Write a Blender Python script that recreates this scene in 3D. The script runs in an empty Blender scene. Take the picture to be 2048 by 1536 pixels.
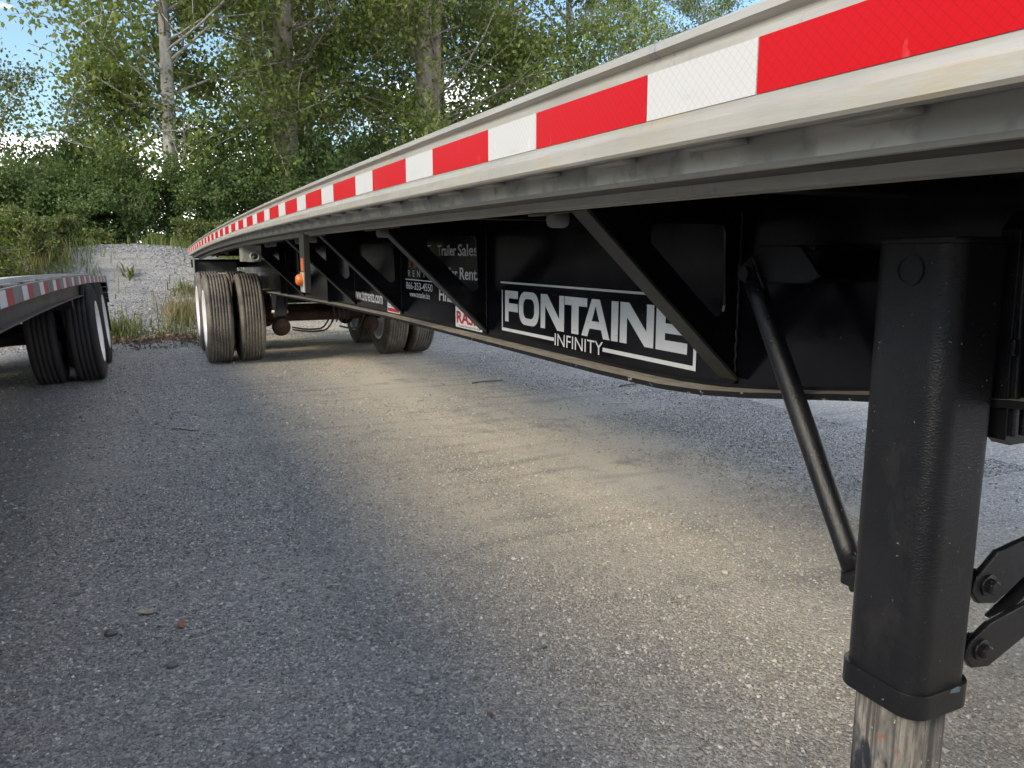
import bpy, bmesh, math, random
import numpy as np
from mathutils import Vector, Matrix
from mathutils.geometry import tessellate_polygon

random.seed(7)
rng = np.random.default_rng(7)
scene = bpy.context.scene
R = math.radians
col = scene.collection

# ------------------------------------------------------------------ camera
EYE = Vector((0.0, 0.0, 1.207))
cam_d = bpy.data.cameras.new("camera")
cam = bpy.data.objects.new("camera", cam_d)
col.objects.link(cam)
cam.location = EYE
cam_d.sensor_width = 36.0
cam_d.lens = 36.0 * 1540.6 / 2048.0
cam_d.clip_start = 0.02
cam_d.clip_end = 2000.0
cam.rotation_euler = (R(90.0 - 9.561), 0.0, R(-25.048))
scene.camera = cam

# ------------------------------------------------------------------ sky and sun
SUN_TO = Vector((-1.0, -0.38, 0.64)).normalized()          # from the ground towards the sun
EL = math.asin(SUN_TO.z)
AZ = math.atan2(SUN_TO.x, SUN_TO.y)                        # clockwise from +Y
world = bpy.data.worlds.new("World")
scene.world = world
world.use_nodes = True
wn, wl = world.node_tree.nodes, world.node_tree.links
wn.clear()
w_out = wn.new("ShaderNodeOutputWorld")
w_bg = wn.new("ShaderNodeBackground")
w_sky = wn.new("ShaderNodeTexSky")
w_sky.sky_type = 'NISHITA'
w_sky.sun_disc = False
w_sky.sun_elevation = EL
w_sky.sun_rotation = AZ
w_sky.air_density = 1.3
w_sky.dust_density = 0.3
w_sky.ozone_density = 4.0
w_bg.inputs['Strength'].default_value = 0.052
# white cloud: a bank all round the horizon, broken patches higher up
w_tc = wn.new("ShaderNodeTexCoord")
w_sep = wn.new("ShaderNodeSeparateXYZ"); wl.new(w_tc.outputs["Generated"], w_sep.inputs[0])
w_map = wn.new("ShaderNodeMapping"); w_map.inputs["Location"].default_value = (5.5, 8.8, 0.6); w_map.inputs["Scale"].default_value = (1.0, 1.0, 2.6); wl.new(w_tc.outputs["Generated"], w_map.inputs[0])
w_no = wn.new("ShaderNodeTexNoise"); w_no.inputs["Scale"].default_value = 3.2; w_no.inputs["Detail"].default_value = 7; w_no.inputs["Roughness"].default_value = 0.58
wl.new(w_map.outputs[0], w_no.inputs["Vector"])
w_low = wn.new("ShaderNodeMapRange"); w_low.interpolation_type = 'SMOOTHSTEP'
w_low.inputs["From Min"].default_value = 0.15; w_low.inputs["From Max"].default_value = 0.06
w_low.inputs["To Min"].default_value = 0.0; w_low.inputs["To Max"].default_value = 0.26
wl.new(w_sep.outputs["Z"], w_low.inputs["Value"])
w_add = wn.new("ShaderNodeMath"); w_add.operation = 'ADD'; wl.new(w_no.outputs["Fac"], w_add.inputs[0]); wl.new(w_low.outputs[0], w_add.inputs[1])
w_thr = wn.new("ShaderNodeMapRange"); w_thr.interpolation_type = 'SMOOTHSTEP'
w_thr.inputs["From Min"].default_value = 0.52; w_thr.inputs["From Max"].default_value = 0.66
wl.new(w_add.outputs[0], w_thr.inputs["Value"])
w_mix = wn.new("ShaderNodeMix"); w_mix.data_type = 'RGBA'
wl.new(w_thr.outputs[0], w_mix.inputs[0]); wl.new(w_sky.outputs[0], w_mix.inputs[6]); w_mix.inputs[7].default_value = (25.5, 24.8, 24.4, 1)
wl.new(w_mix.outputs[2], w_bg.inputs[0])
wl.new(w_bg.outputs[0], w_out.inputs[0])

sun_d = bpy.data.lights.new("sun", 'SUN')
sun_d.energy = 1.0
sun_d.angle = R(22.0)
sun_d.color = (1.0, 0.87, 0.68)
sun = bpy.data.objects.new("sun", sun_d)
col.objects.link(sun)
sun.rotation_euler = (-SUN_TO).to_track_quat('-Z', 'Y').to_euler()
sun.location = (-30, -10, 25)

scene.view_settings.view_transform = 'Standard'
scene.view_settings.look = 'None'
scene.view_settings.gamma = 1.0
scene.view_settings.use_curve_mapping = False
scene.view_settings.exposure = 2.15
scene.render.engine = 'CYCLES'
scene.cycles.max_bounces = 6
scene.cycles.transparent_max_bounces = 4
scene.cycles.use_denoising = True


# ------------------------------------------------------------------ materials
class Mat:
    """small wrapper for building node materials"""
    def __init__(self, name, rough=0.5, color=(0.5, 0.5, 0.5), metal=0.0, spec=0.5):
        self.m = bpy.data.materials.new(name)
        self.m.use_nodes = True
        self.nt = self.m.node_tree
        self.b = self.nt.nodes["Principled BSDF"]
        self.out = self.nt.nodes["Material Output"]
        self.set("Roughness", rough)
        self.set("Base Color", (*color, 1))
        self.set("Metallic", metal)
        self.set("Specular IOR Level", spec)
        self._co = None

    def set(self, k, v):
        self.b.inputs[k].default_value = v

    def n(self, t, **kw):
        nd = self.nt.nodes.new("ShaderNode" + t)
        for k, v in kw.items():
            if k in nd.inputs:
                nd.inputs[k].default_value = v
            else:
                setattr(nd, k, v)
        return nd

    def l(self, a, b):
        self.nt.links.new(a, b)

    def pos(self, scale=(1, 1, 1)):
        if self._co is None:
            self._co = self.n("NewGeometry").outputs["Position"]
        if scale == (1, 1, 1):
            return self._co
        mp = self.n("Mapping")
        mp.inputs["Scale"].default_value = scale
        self.l(self._co, mp.inputs["Vector"])
        return mp.outputs[0]

    def noise(self, scale, detail=4.0, rough=0.55, stretch=(1, 1, 1)):
        t = self.n("TexNoise", Scale=scale, Detail=detail, Roughness=rough)
        self.l(self.pos(stretch), t.inputs["Vector"])
        return t.outputs["Fac"]

    def ramp(self, fac, stops):
        r = self.n("ValToRGB")
        e = r.color_ramp.elements
        while len(e) < len(stops):
            e.new(0.5)
        for el, (p, c) in zip(e, stops):
            el.position = p
            el.color = (*c, 1) if len(c) == 3 else c
        self.l(fac, r.inputs[0])
        return r.outputs[0]

    def mix(self, fac, a, b, mode='MIX'):
        x = self.n("Mix", data_type='RGBA', blend_type=mode)
        for sock, v in ((x.inputs[0], fac), (x.inputs[6], a), (x.inputs[7], b)):
            if hasattr(v, "is_output"):
                self.l(v, sock)
            elif isinstance(v, (int, float)):
                sock.default_value = v
            else:
                sock.default_value = (*v, 1)
        return x.outputs[2]

    def fac(self, f, lo, hi):
        m = self.n("MapRange")
        m.inputs["From Min"].default_value = lo
        m.inputs["From Max"].default_value = hi
        self.l(f, m.inputs["Value"])
        return m.outputs[0]

    def color(self, s):
        self.l(s, self.b.inputs["Base Color"])

    def rough(self, s):
        self.l(s, self.b.inputs["Roughness"])

    def bump(self, height, strength=0.4, dist=0.01, normal=None):
        b = self.n("Bump", Strength=strength, Distance=dist)
        self.l(height, b.inputs["Height"])
        if normal is not None:
            self.l(normal, b.inputs["Normal"])
        self.l(b.outputs[0], self.b.inputs["Normal"])
        return b.outputs[0]


def simple(name, color, rough=0.5, metal=0.0, spec=0.5, nscale=30, var=0.25, bump=0.0, bscale=80):
    M = Mat(name, rough, color, metal, spec)
    f = M.noise(nscale, 5)
    lo = tuple(c * (1 - var) for c in color)
    hi = tuple(min(1, c * (1 + var)) for c in color)
    M.color(M.ramp(f, [(0.3, lo), (0.7, hi)]))
    if bump:
        M.bump(M.noise(bscale, 3), bump, 0.003)
    return M.m


def mat_aluminium():
    M = Mat("weathered_aluminium", 0.42, metal=0.35, spec=0.5)
    long_streak = M.noise(9, 5, 0.6, (3, 0.5, 6))
    grime_shade = M.noise(6, 6, 0.65, (2, 1.2, 5))
    spots = M.noise(70, 3, 0.6)
    c = M.ramp(long_streak, [(0.25, (0.32, 0.30, 0.255)), (0.6, (0.40, 0.38, 0.33)), (0.85, (0.45, 0.44, 0.41))])
    c = M.mix(M.fac(grime_shade, 0.56, 0.82), c, (0.42, 0.33, 0.18))
    c = M.mix(M.fac(spots, 0.62, 0.74), c, (0.36, 0.33, 0.29))
    sc = M.n("Math", operation='MULTIPLY'); M.l(M.fac(M.noise(40, 4, 0.6, (1, 2.2, 0.5)), 0.56, 0.66), sc.inputs[0]); M.l(M.fac(M.noise(3.2, 3), 0.56, 0.66), sc.inputs[1])
    c = M.mix(sc.outputs[0], c, (0.25, 0.25, 0.27))
    M.color(c)
    M.rough(M.fac(M.noise(25, 4), -0.3, 1.6))
    M.bump(M.noise(160, 3, 0.6, (2, 0.4, 2)), 0.12, 0.002)
    return M.m


def mat_reflector(name, base, flake):
    M = Mat(name, 0.45, base, 0.0, 0.14)
    w1 = M.n("TexWave", wave_type='BANDS', bands_direction='DIAGONAL', Scale=55.0, Distortion=0.4)
    M.l(M.pos((0, 1, 1)), w1.inputs["Vector"])
    w2 = M.n("TexWave", wave_type='BANDS', bands_direction='DIAGONAL', Scale=55.0, Distortion=0.4)
    M.l(M.pos((0, -1, 1)), w2.inputs["Vector"])
    x = M.n("Math", operation='MAXIMUM')
    M.l(w1.outputs["Fac"], x.inputs[0]); M.l(w2.outputs["Fac"], x.inputs[1])
    grid = M.fac(x.outputs[0], 0.93, 1.0)
    c = M.mix(grid, base, flake)
    scr = M.noise(45, 4, 0.6, (1, 1.2, 0.35))
    c = M.mix(M.fac(scr, 0.66, 0.8), c, tuple(min(1, v + 0.10) for v in base))
    dirt = M.noise(5, 5)
    c = M.mix(M.fac(dirt, 0.62, 1.7), c, (0.42, 0.36, 0.28))
    M.color(c)
    return M.m


def mat_black_gloss():
    M = Mat("glossy_black_paint", 0.15, (0.006, 0.0065, 0.009), 0.0, 0.27)
    dust = M.noise(7, 6, 0.65)
    c = M.ramp(dust, [(0.45, (0.003, 0.0036, 0.006)), (0.85, (0.008, 0.008, 0.010))])
    specks = M.noise(120, 2)
    c = M.mix(M.fac(specks, 0.74, 0.8), c, (0.09, 0.085, 0.08))
    M.color(c)
    M.rough(M.ramp(dust, [(0.35, (0.12,) * 3), (0.8, (0.3,) * 3)]))
    M.bump(M.noise(16, 2, 0.5, (1, 1, 1)), 0.035, 0.01)
    return M.m


def mat_black_textured():
    M = Mat("textured_black_paint", 0.27, (0.007, 0.0075, 0.009), 0.0, 0.36)
    specks = M.noise(130, 2)
    c = M.ramp(M.noise(5, 5), [(0.3, (0.006, 0.0065, 0.008)), (0.75, (0.015, 0.0155, 0.017))])
    c = M.mix(M.fac(specks, 0.73, 0.78), c, (0.20, 0.19, 0.18))
    c = M.mix(M.fac(M.noise(3.5, 6, 0.7, (1, 1, 0.6)), 0.58, 0.85), c, (0.035, 0.033, 0.030))
    M.color(c)
    M.bump(M.noise(330, 3, 0.6), 0.6, 0.002)
    return M.m


def mat_black_dull():
    return simple("dull_black_steel", (0.012, 0.012, 0.014), 0.5, 0, 0.35, 20, 0.4, 0.1)


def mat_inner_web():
    """inner wall of the rail: brownish, slot shadows and reflections painted in as darker bands"""
    M = Mat("shaded_inner_rail", 0.5, metal=0.3)
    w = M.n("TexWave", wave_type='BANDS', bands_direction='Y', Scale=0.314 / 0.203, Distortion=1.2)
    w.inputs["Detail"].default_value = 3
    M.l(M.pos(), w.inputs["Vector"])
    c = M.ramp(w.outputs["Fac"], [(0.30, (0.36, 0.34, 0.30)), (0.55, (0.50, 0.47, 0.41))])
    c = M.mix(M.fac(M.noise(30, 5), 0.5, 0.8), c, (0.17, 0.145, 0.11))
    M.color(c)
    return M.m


def mat_vinyl():
    M = Mat("white_vinyl", 0.38, (0.74, 0.74, 0.73))
    c = M.ramp(M.noise(7, 5, 0.6), [(0.3, (0.66, 0.655, 0.64)), (0.7, (0.77, 0.77, 0.765))])
    scr = M.fac(M.noise(26, 5, 0.7, (1, 0.7, 5.5)), 0.62, 0.70)
    area = M.fac(M.noise(2.4, 3, 0.5), 0.50, 0.62)
    k = M.n("Math", operation='MULTIPLY'); M.l(scr, k.inputs[0]); M.l(area, k.inputs[1])
    c = M.mix(k.outputs[0], c, (0.20, 0.195, 0.19))
    c = M.mix(M.fac(M.noise(90, 2), 0.75, 0.8), c, (0.12, 0.11, 0.10))
    M.color(c)
    return M.m


def mat_dusty_flange():
    M = Mat("dusty_black_flange", 0.75, spec=0.2)
    f = M.noise(14, 6, 0.65, (3, 1, 1))
    up = M.n("NewGeometry")
    sep = M.n("SeparateXYZ")
    M.l(up.outputs["True Normal"], sep.inputs[0])
    dusty = M.ramp(f, [(0.3, (0.22, 0.19, 0.15)), (0.55, (0.40, 0.36, 0.29)), (0.8, (0.5, 0.46, 0.38))])
    bare = M.ramp(M.noise(60, 4, 0.6, (1, .6, 1)), [(0.62, (0.010, 0.010, 0.012)), (0.72, (0.28, 0.27, 0.25))])
    M.color(M.mix(M.fac(sep.outputs["Z"], 0.3, 0.7), bare, dusty))
    M.bump(M.noise(90, 4), 0.25, 0.003)
    return M.m


def mat_tyre(name, rub, dust, lo, hi):
    M = Mat(name, 0.75, spec=0.25)
    f = M.noise(5, 6, 0.65)
    fine = M.noise(60, 4)
    c = M.mix(M.fac(f, lo, hi), rub, dust)
    c = M.mix(M.fac(fine, 0.5, 0.8), c, tuple(v * 0.55 for v in rub))
    M.color(c)
    M.bump(M.noise(110, 4), 0.3, 0.004)
    return M.m


def mat_rusty_leg():
    M = Mat("greasy_worn_steel", 0.6, spec=0.3, metal=0.0)
    a = M.noise(30, 6, 0.7, (2.2, 2.2, 0.4))
    grease = M.noise(11, 4, 0.6, (1.2, 1.2, 0.5))
    c = M.ramp(a, [(0.32, (0.045, 0.045, 0.047)), (0.5, (0.125, 0.118, 0.108)), (0.68, (0.24, 0.22, 0.19))]
    )
    c = M.mix(M.fac(M.noise(22, 4, 0.6, (4, 4, 0.10)), 0.50, 0.60), c, (0.05, 0.048, 0.046))
    c = M.mix(M.fac(M.noise(42, 6, 0.7), 0.60, 0.66), c, (0.16, 0.07, 0.035))
    c = M.mix(M.fac(grease, 0.55, 0.62), c, (0.018, 0.020, 0.025))
    c = M.mix(M.fac(M.noise(75, 3), 0.70, 0.74), c, (0.38, 0.34, 0.27))
    M.color(c)
    M.rough(M.ramp(grease, [(0.48, (0.75,) * 3), (0.60, (0.35,) * 3)]))
    M.bump(a, 0.6, 0.004)
    return M.m


def mat_rust():
    M = Mat("rusty_axle_steel", 0.8, spec=0.2)
    c = M.ramp(M.noise(9, 6, 0.65), [(0.3, (0.018, 0.013, 0.011)), (0.6, (0.06, 0.032, 0.022)), (0.8, (0.12, 0.07, 0.045))])
    M.color(c)
    M.bump(M.noise(70, 4), 0.3, 0.003)
    return M.m


def sunlit_dusty_lane(M):
    """amount of tan fines and painted sunlight: a lane along the near trailer, streaked by tyre tracks, broken by noise"""
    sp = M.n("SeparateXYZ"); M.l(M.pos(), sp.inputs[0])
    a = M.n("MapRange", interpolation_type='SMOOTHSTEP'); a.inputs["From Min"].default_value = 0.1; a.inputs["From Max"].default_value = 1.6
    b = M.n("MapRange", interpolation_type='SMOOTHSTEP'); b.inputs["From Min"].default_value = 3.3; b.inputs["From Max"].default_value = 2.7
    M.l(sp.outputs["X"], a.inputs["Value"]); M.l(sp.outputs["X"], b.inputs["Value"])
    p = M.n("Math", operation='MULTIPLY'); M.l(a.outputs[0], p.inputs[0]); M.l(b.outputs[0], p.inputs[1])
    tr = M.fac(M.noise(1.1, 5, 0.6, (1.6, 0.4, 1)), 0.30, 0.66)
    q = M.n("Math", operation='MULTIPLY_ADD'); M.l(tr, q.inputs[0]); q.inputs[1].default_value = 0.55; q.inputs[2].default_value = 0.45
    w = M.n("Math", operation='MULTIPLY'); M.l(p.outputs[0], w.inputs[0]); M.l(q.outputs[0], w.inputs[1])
    yy = M.n("MapRange", interpolation_type='SMOOTHSTEP'); yy.inputs["From Min"].default_value = 1.0; yy.inputs["From Max"].default_value = 3.6; yy.inputs["To Min"].default_value = 0.40  # painted sunlight is weaker towards the camera
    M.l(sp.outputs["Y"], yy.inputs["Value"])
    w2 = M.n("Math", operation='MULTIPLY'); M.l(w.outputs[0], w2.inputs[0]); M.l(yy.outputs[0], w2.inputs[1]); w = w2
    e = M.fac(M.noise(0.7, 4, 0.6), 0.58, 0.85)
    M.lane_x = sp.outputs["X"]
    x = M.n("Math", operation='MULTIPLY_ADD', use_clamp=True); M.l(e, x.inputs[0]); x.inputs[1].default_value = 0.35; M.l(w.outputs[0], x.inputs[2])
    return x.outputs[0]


def shaded_chips(M):
    """dark chip and painted-in shade, stronger towards the left trailer"""
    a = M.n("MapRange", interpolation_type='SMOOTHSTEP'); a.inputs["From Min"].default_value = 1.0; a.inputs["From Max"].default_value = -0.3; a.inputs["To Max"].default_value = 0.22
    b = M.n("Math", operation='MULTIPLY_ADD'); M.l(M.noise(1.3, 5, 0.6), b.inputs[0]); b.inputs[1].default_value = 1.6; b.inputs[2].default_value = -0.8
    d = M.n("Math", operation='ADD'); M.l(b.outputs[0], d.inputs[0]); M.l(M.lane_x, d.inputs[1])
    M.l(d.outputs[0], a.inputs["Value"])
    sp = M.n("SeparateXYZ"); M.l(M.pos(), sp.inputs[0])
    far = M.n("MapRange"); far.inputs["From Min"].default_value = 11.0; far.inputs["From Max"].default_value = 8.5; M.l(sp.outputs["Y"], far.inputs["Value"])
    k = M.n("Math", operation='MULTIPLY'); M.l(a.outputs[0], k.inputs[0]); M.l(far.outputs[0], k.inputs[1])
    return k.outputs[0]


def gravel_colour(M):
    """colour of packed crushed gravel: blue-grey stone chips, tan fines with painted sunlight, painted shade at left"""
    vo = M.n("TexVoronoi", feature='F1', Scale=95.0, Randomness=1.0)
    M.l(M.pos(), vo.inputs["Vector"])
    vs = M.n("TexVoronoi", feature='F1', Scale=230.0, Randomness=1.0)
    M.l(M.pos(), vs.inputs["Vector"])
    sp = M.n("SeparateColor"); M.l(vo.outputs["Color"], sp.inputs[0])
    sp2 = M.n("SeparateColor"); M.l(vs.outputs["Color"], sp2.inputs[0])
    chips = M.ramp(sp.outputs[0], [(0.0, (0.085, 0.085, 0.086)), (0.5, (0.255, 0.252, 0.248)), (0.85, (0.42, 0.412, 0.40)), (1.0, (0.68, 0.665, 0.63))])
    fine = M.ramp(sp2.outputs[0], [(0.0, (0.125, 0.124, 0.122)), (0.6, (0.31, 0.303, 0.29)), (1.0, (0.58, 0.565, 0.53))])
    c = M.mix(0.5, chips, fine)
    c = M.mix(sunlit_dusty_lane(M), c, M.mix(0.68, fine, (0.66, 0.575, 0.425)))
    c = M.mix(shaded_chips(M), c, (0.055, 0.056, 0.060))
    blot = M.noise(2.6, 5, 0.6)
    c = M.mix(M.fac(blot, 0.56, 0.80), c, M.mix(0.6, fine, (0.10, 0.10, 0.105)))
    sy = M.n("SeparateXYZ"); M.l(M.pos(), sy.inputs[0])
    c = M.mix(M.fac(sy.outputs["Y"], 11.6, 12.2), c, M.mix(0.25, c, (0.10, 0.10, 0.098)))
    tread = M.n("TexWave", wave_type='BANDS', bands_direction='Y', Scale=1.15, Distortion=5.0)
    tread.inputs["Detail"].default_value = 4; tread.inputs["Detail Scale"].default_value = 1.6
    M.l(M.pos((0.35, 1, 1)), tread.inputs["Vector"])
    tm = M.n("Math", operation='MULTIPLY'); M.l(M.fac(tread.outputs["Fac"], 0.72, 1.0), tm.inputs[0]); M.l(M.fac(M.noise(0.8, 3), 0.46, 0.7), tm.inputs[1])
    c = M.mix(tm.outputs[0], c, M.mix(0.5, c, (0.11, 0.105, 0.10)))
    streak = M.noise(1.5, 5, 0.62, (0.55, 1.7, 1))
    c = M.mix(M.fac(streak, 0.60, 0.78), c, M.mix(0.6, fine, (0.085, 0.082, 0.08)))
    return c, vo, vs


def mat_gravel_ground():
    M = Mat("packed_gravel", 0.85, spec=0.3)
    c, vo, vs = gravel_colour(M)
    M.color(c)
    a = M.n("Math", operation='MULTIPLY'); a.inputs[1].default_value = -1.0
    M.l(vo.outputs["Distance"], a.inputs[0])
    b2 = M.n("Bump", Strength=0.7, Distance=0.008); M.l(a.outputs[0], b2.inputs["Height"])
    d = M.n("Math", operation='MULTIPLY'); d.inputs[1].default_value = -1.0
    M.l(vs.outputs["Distance"], d.inputs[0])
    M.bump(d.outputs[0], 0.6, 0.004, b2.outputs[0])
    return M.m


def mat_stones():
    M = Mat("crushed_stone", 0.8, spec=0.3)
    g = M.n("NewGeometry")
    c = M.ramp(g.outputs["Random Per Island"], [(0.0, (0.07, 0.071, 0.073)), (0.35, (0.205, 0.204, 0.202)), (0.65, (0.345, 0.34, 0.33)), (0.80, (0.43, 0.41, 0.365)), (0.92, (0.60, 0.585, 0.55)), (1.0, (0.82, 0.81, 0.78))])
    d = M.n("Math", operation='MULTIPLY'); M.l(sunlit_dusty_lane(M), d.inputs[0]); d.inputs[1].default_value = 0.9
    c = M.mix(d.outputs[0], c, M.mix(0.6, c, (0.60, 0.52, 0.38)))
    c = M.mix(shaded_chips(M), c, (0.055, 0.056, 0.060))
    sy = M.n("SeparateXYZ"); M.l(M.pos(), sy.inputs[0])
    c = M.mix(M.fac(sy.outputs["Y"], 11.6, 12.2), c, M.mix(0.30, c, (0.09, 0.09, 0.088)))   # pit-run stone of the mound is darker
    M.color(M.mix(0.2, c, M.ramp(M.noise(300, 3), [(0.3, (0.1, 0.1, 0.1)), (0.7, (0.45, 0.45, 0.45))])))
    return M.m


def mat_leaf(name, dark, mid, light, trans=0.35):
    M = Mat(name, 0.45, spec=0.35)
    g = M.n("NewGeometry")
    c = M.ramp(g.outputs["Random Per Island"], [(0.0, dark), (0.5, mid), (0.88, mid), (1.0, light)])
    oi = M.n("ObjectInfo")
    hsv = M.n("HueSaturation")
    M.l(c, hsv.inputs["Color"])
    mr = M.n("MapRange"); mr.inputs["To Min"].default_value = 0.8; mr.inputs["To Max"].default_value = 1.15
    M.l(oi.outputs["Random"], mr.inputs["Value"])
    M.l(mr.outputs[0], hsv.inputs["Value"])
    M.l(hsv.outputs[0], M.b.inputs["Base Color"])
    tr = M.n("BsdfTranslucent")
    M.l(M.mix(0.5, hsv.outputs[0], light), tr.inputs["Color"])
    ms = M.n("MixShader"); ms.inputs[0].default_value = trans
    M.l(M.b.outputs[0], ms.inputs[1]); M.l(tr.outputs[0], ms.inputs[2])
    M.l(ms.outputs[0], M.out.inputs["Surface"])
    return M.m


def mat_bark(name, a, b, spots):
    M = Mat(name, 0.85, spec=0.2)
    c = M.ramp(M.noise(6, 6, 0.65, (2, 2, 0.8)), [(0.35, a), (0.65, b)])
    c = M.mix(M.fac(M.noise(9, 4, 0.6, (1, 1, 2.5)), 0.60, 0.68), c, spots)
    M.color(c)
    M.bump(M.noise(22, 5, 0.6, (1, 1, 0.3)), 0.6, 0.03)
    return M.m


MT = dict(
    alu=mat_aluminium(),
    red=mat_reflector("red_reflective_tape", (0.45, 0.0022, 0.006), (0.37, 0.002, 0.005)),
    white=mat_reflector("white_reflective_tape", (0.48, 0.48, 0.47), (0.42, 0.42, 0.42)),
    oldred=mat_reflector("faded_red_tape", (0.33, 0.075, 0.075), (0.26, 0.06, 0.06)),
    oldwhite=mat_reflector("faded_white_tape", (0.55, 0.56, 0.58), (0.45, 0.45, 0.46)),
    print_grey=simple("faint_grey_print", (0.42, 0.42, 0.42), 0.5),
    gloss=mat_black_gloss(),
    black=mat_black_textured(),
    dull=mat_black_dull(),
    flange=mat_dusty_flange(),
    vinyl=mat_vinyl(),
    vinyl_red=simple("red_vinyl", (0.45, 0.02, 0.03), 0.35),
    vinyl_dimred=simple("dark_red_vinyl", (0.28, 0.055, 0.04), 0.35),
    vinyl_black=simple("black_vinyl", (0.012, 0.012, 0.012), 0.35),
    tyre_dusty=mat_tyre("dusty_tyre_rubber", (0.05, 0.047, 0.044), (0.21, 0.185, 0.148), 0.26, 0.66),
    tyre_clean=mat_tyre("black_tyre_rubber", (0.024, 0.024, 0.025), (0.06, 0.055, 0.05), 0.5, 0.9),
    rim=simple("white_painted_rim", (0.72, 0.72, 0.72), 0.35, 0, 0.5, 10, 0.08),
    rustleg=mat_rusty_leg(),
    rust=mat_rust(),
    galv=simple("galvanised_steel", (0.36, 0.34, 0.30), 0.55, 0.4, 0.5, 18, 0.35, 0.2),
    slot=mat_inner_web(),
    grime_shade=simple('shaded_rail_underside', (0.085, 0.08, 0.075), 0.6, 0.2, 0.3, 14, 0.35),  # dark of the downward faces: shade put into the colour
    edge_grey=simple('greyed_black_edge', (0.028, 0.027, 0.026), 0.4, 0, 0.35, 12, 0.3),  # black greyed to stand for ground light reflected on the brace flange
    hook=simple("dusty_zinc_fitting", (0.16, 0.15, 0.14), 0.6, 0.3, 0.4, 30, 0.3, 0.2),
    amber=Mat("amber_lens", 0.3, (0.60, 0.14, 0.015)).m,
    orange=simple("orange_reflector", (0.5, 0.12, 0.035), 0.4),
    hose=simple("black_rubber_hose", (0.015, 0.015, 0.015), 0.6),
    grey_alu=simple("dull_grey_aluminium", (0.20, 0.195, 0.19), 0.5, 0.3, 0.5, 8, 0.2),
    frame_grey=simple("dark_grey_steel", (0.11, 0.105, 0.10), 0.55, 0.2, 0.4, 9, 0.25),
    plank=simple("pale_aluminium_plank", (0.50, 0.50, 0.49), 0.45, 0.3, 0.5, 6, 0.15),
    plank_under=simple("shaded_deck_underside", (0.035, 0.034, 0.034), 0.6, 0.1, 0.3, 6, 0.3),  # near-black stands in for the deep shade under the deck
    taillight=simple("dark_red_lens", (0.08, 0.01, 0.01), 0.3),
    bare=simple("scuffed_bare_steel", (0.10, 0.13, 0.17), 0.4, 0.3, 0.5, 90, 0.5),
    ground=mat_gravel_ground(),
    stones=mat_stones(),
    leaf_a=mat_leaf("cottonwood_leaf", (0.052, 0.090, 0.020), (0.155, 0.205, 0.046), (0.31, 0.34, 0.095), 0.42),
    leaf_b=mat_leaf("birch_leaf", (0.050, 0.085, 0.028), (0.110, 0.160, 0.048), (0.22, 0.26, 0.09)),
    leaf_c=mat_leaf("alder_leaf", (0.042, 0.086, 0.024), (0.105, 0.170, 0.048), (0.24, 0.30, 0.09), 0.42),
    leaf_d=mat_leaf("yellow_green_leaf", (0.07, 0.12, 0.02), (0.16, 0.21, 0.035), (0.28, 0.30, 0.06)),
    grass=mat_leaf("grass_blade", (0.05, 0.085, 0.02), (0.12, 0.16, 0.035), (0.30, 0.27, 0.10), 0.3),
    drygrass=mat_leaf("dry_grass_blade", (0.16, 0.14, 0.05), (0.30, 0.25, 0.10), (0.42, 0.33, 0.16), 0.3),
    bark_dark=mat_bark("cottonwood_bark", (0.20, 0.165, 0.135), (0.38, 0.32, 0.26), (0.10, 0.08, 0.07)),
    bark_birch=mat_bark("birch_bark", (0.30, 0.28, 0.25), (0.50, 0.47, 0.43), (0.05, 0.045, 0.04)),
    deadleaf=mat_leaf("dead_leaf", (0.10, 0.06, 0.04), (0.20, 0.13, 0.09), (0.34, 0.25, 0.18), 0.1),
    leaf_orange=simple("orange_dead_leaf", (0.22, 0.085, 0.04), 0.6),
    leaf_pale=simple("pale_dead_leaf", (0.30, 0.26, 0.19), 0.6),
    twig=simple("grey_twig", (0.10, 0.08, 0.06), 0.8),
    pale_wood=simple("pale_wood", (0.36, 0.345, 0.31), 0.7),
    petal=simple("white_petal", (0.8, 0.8, 0.78), 0.6),
)


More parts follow.
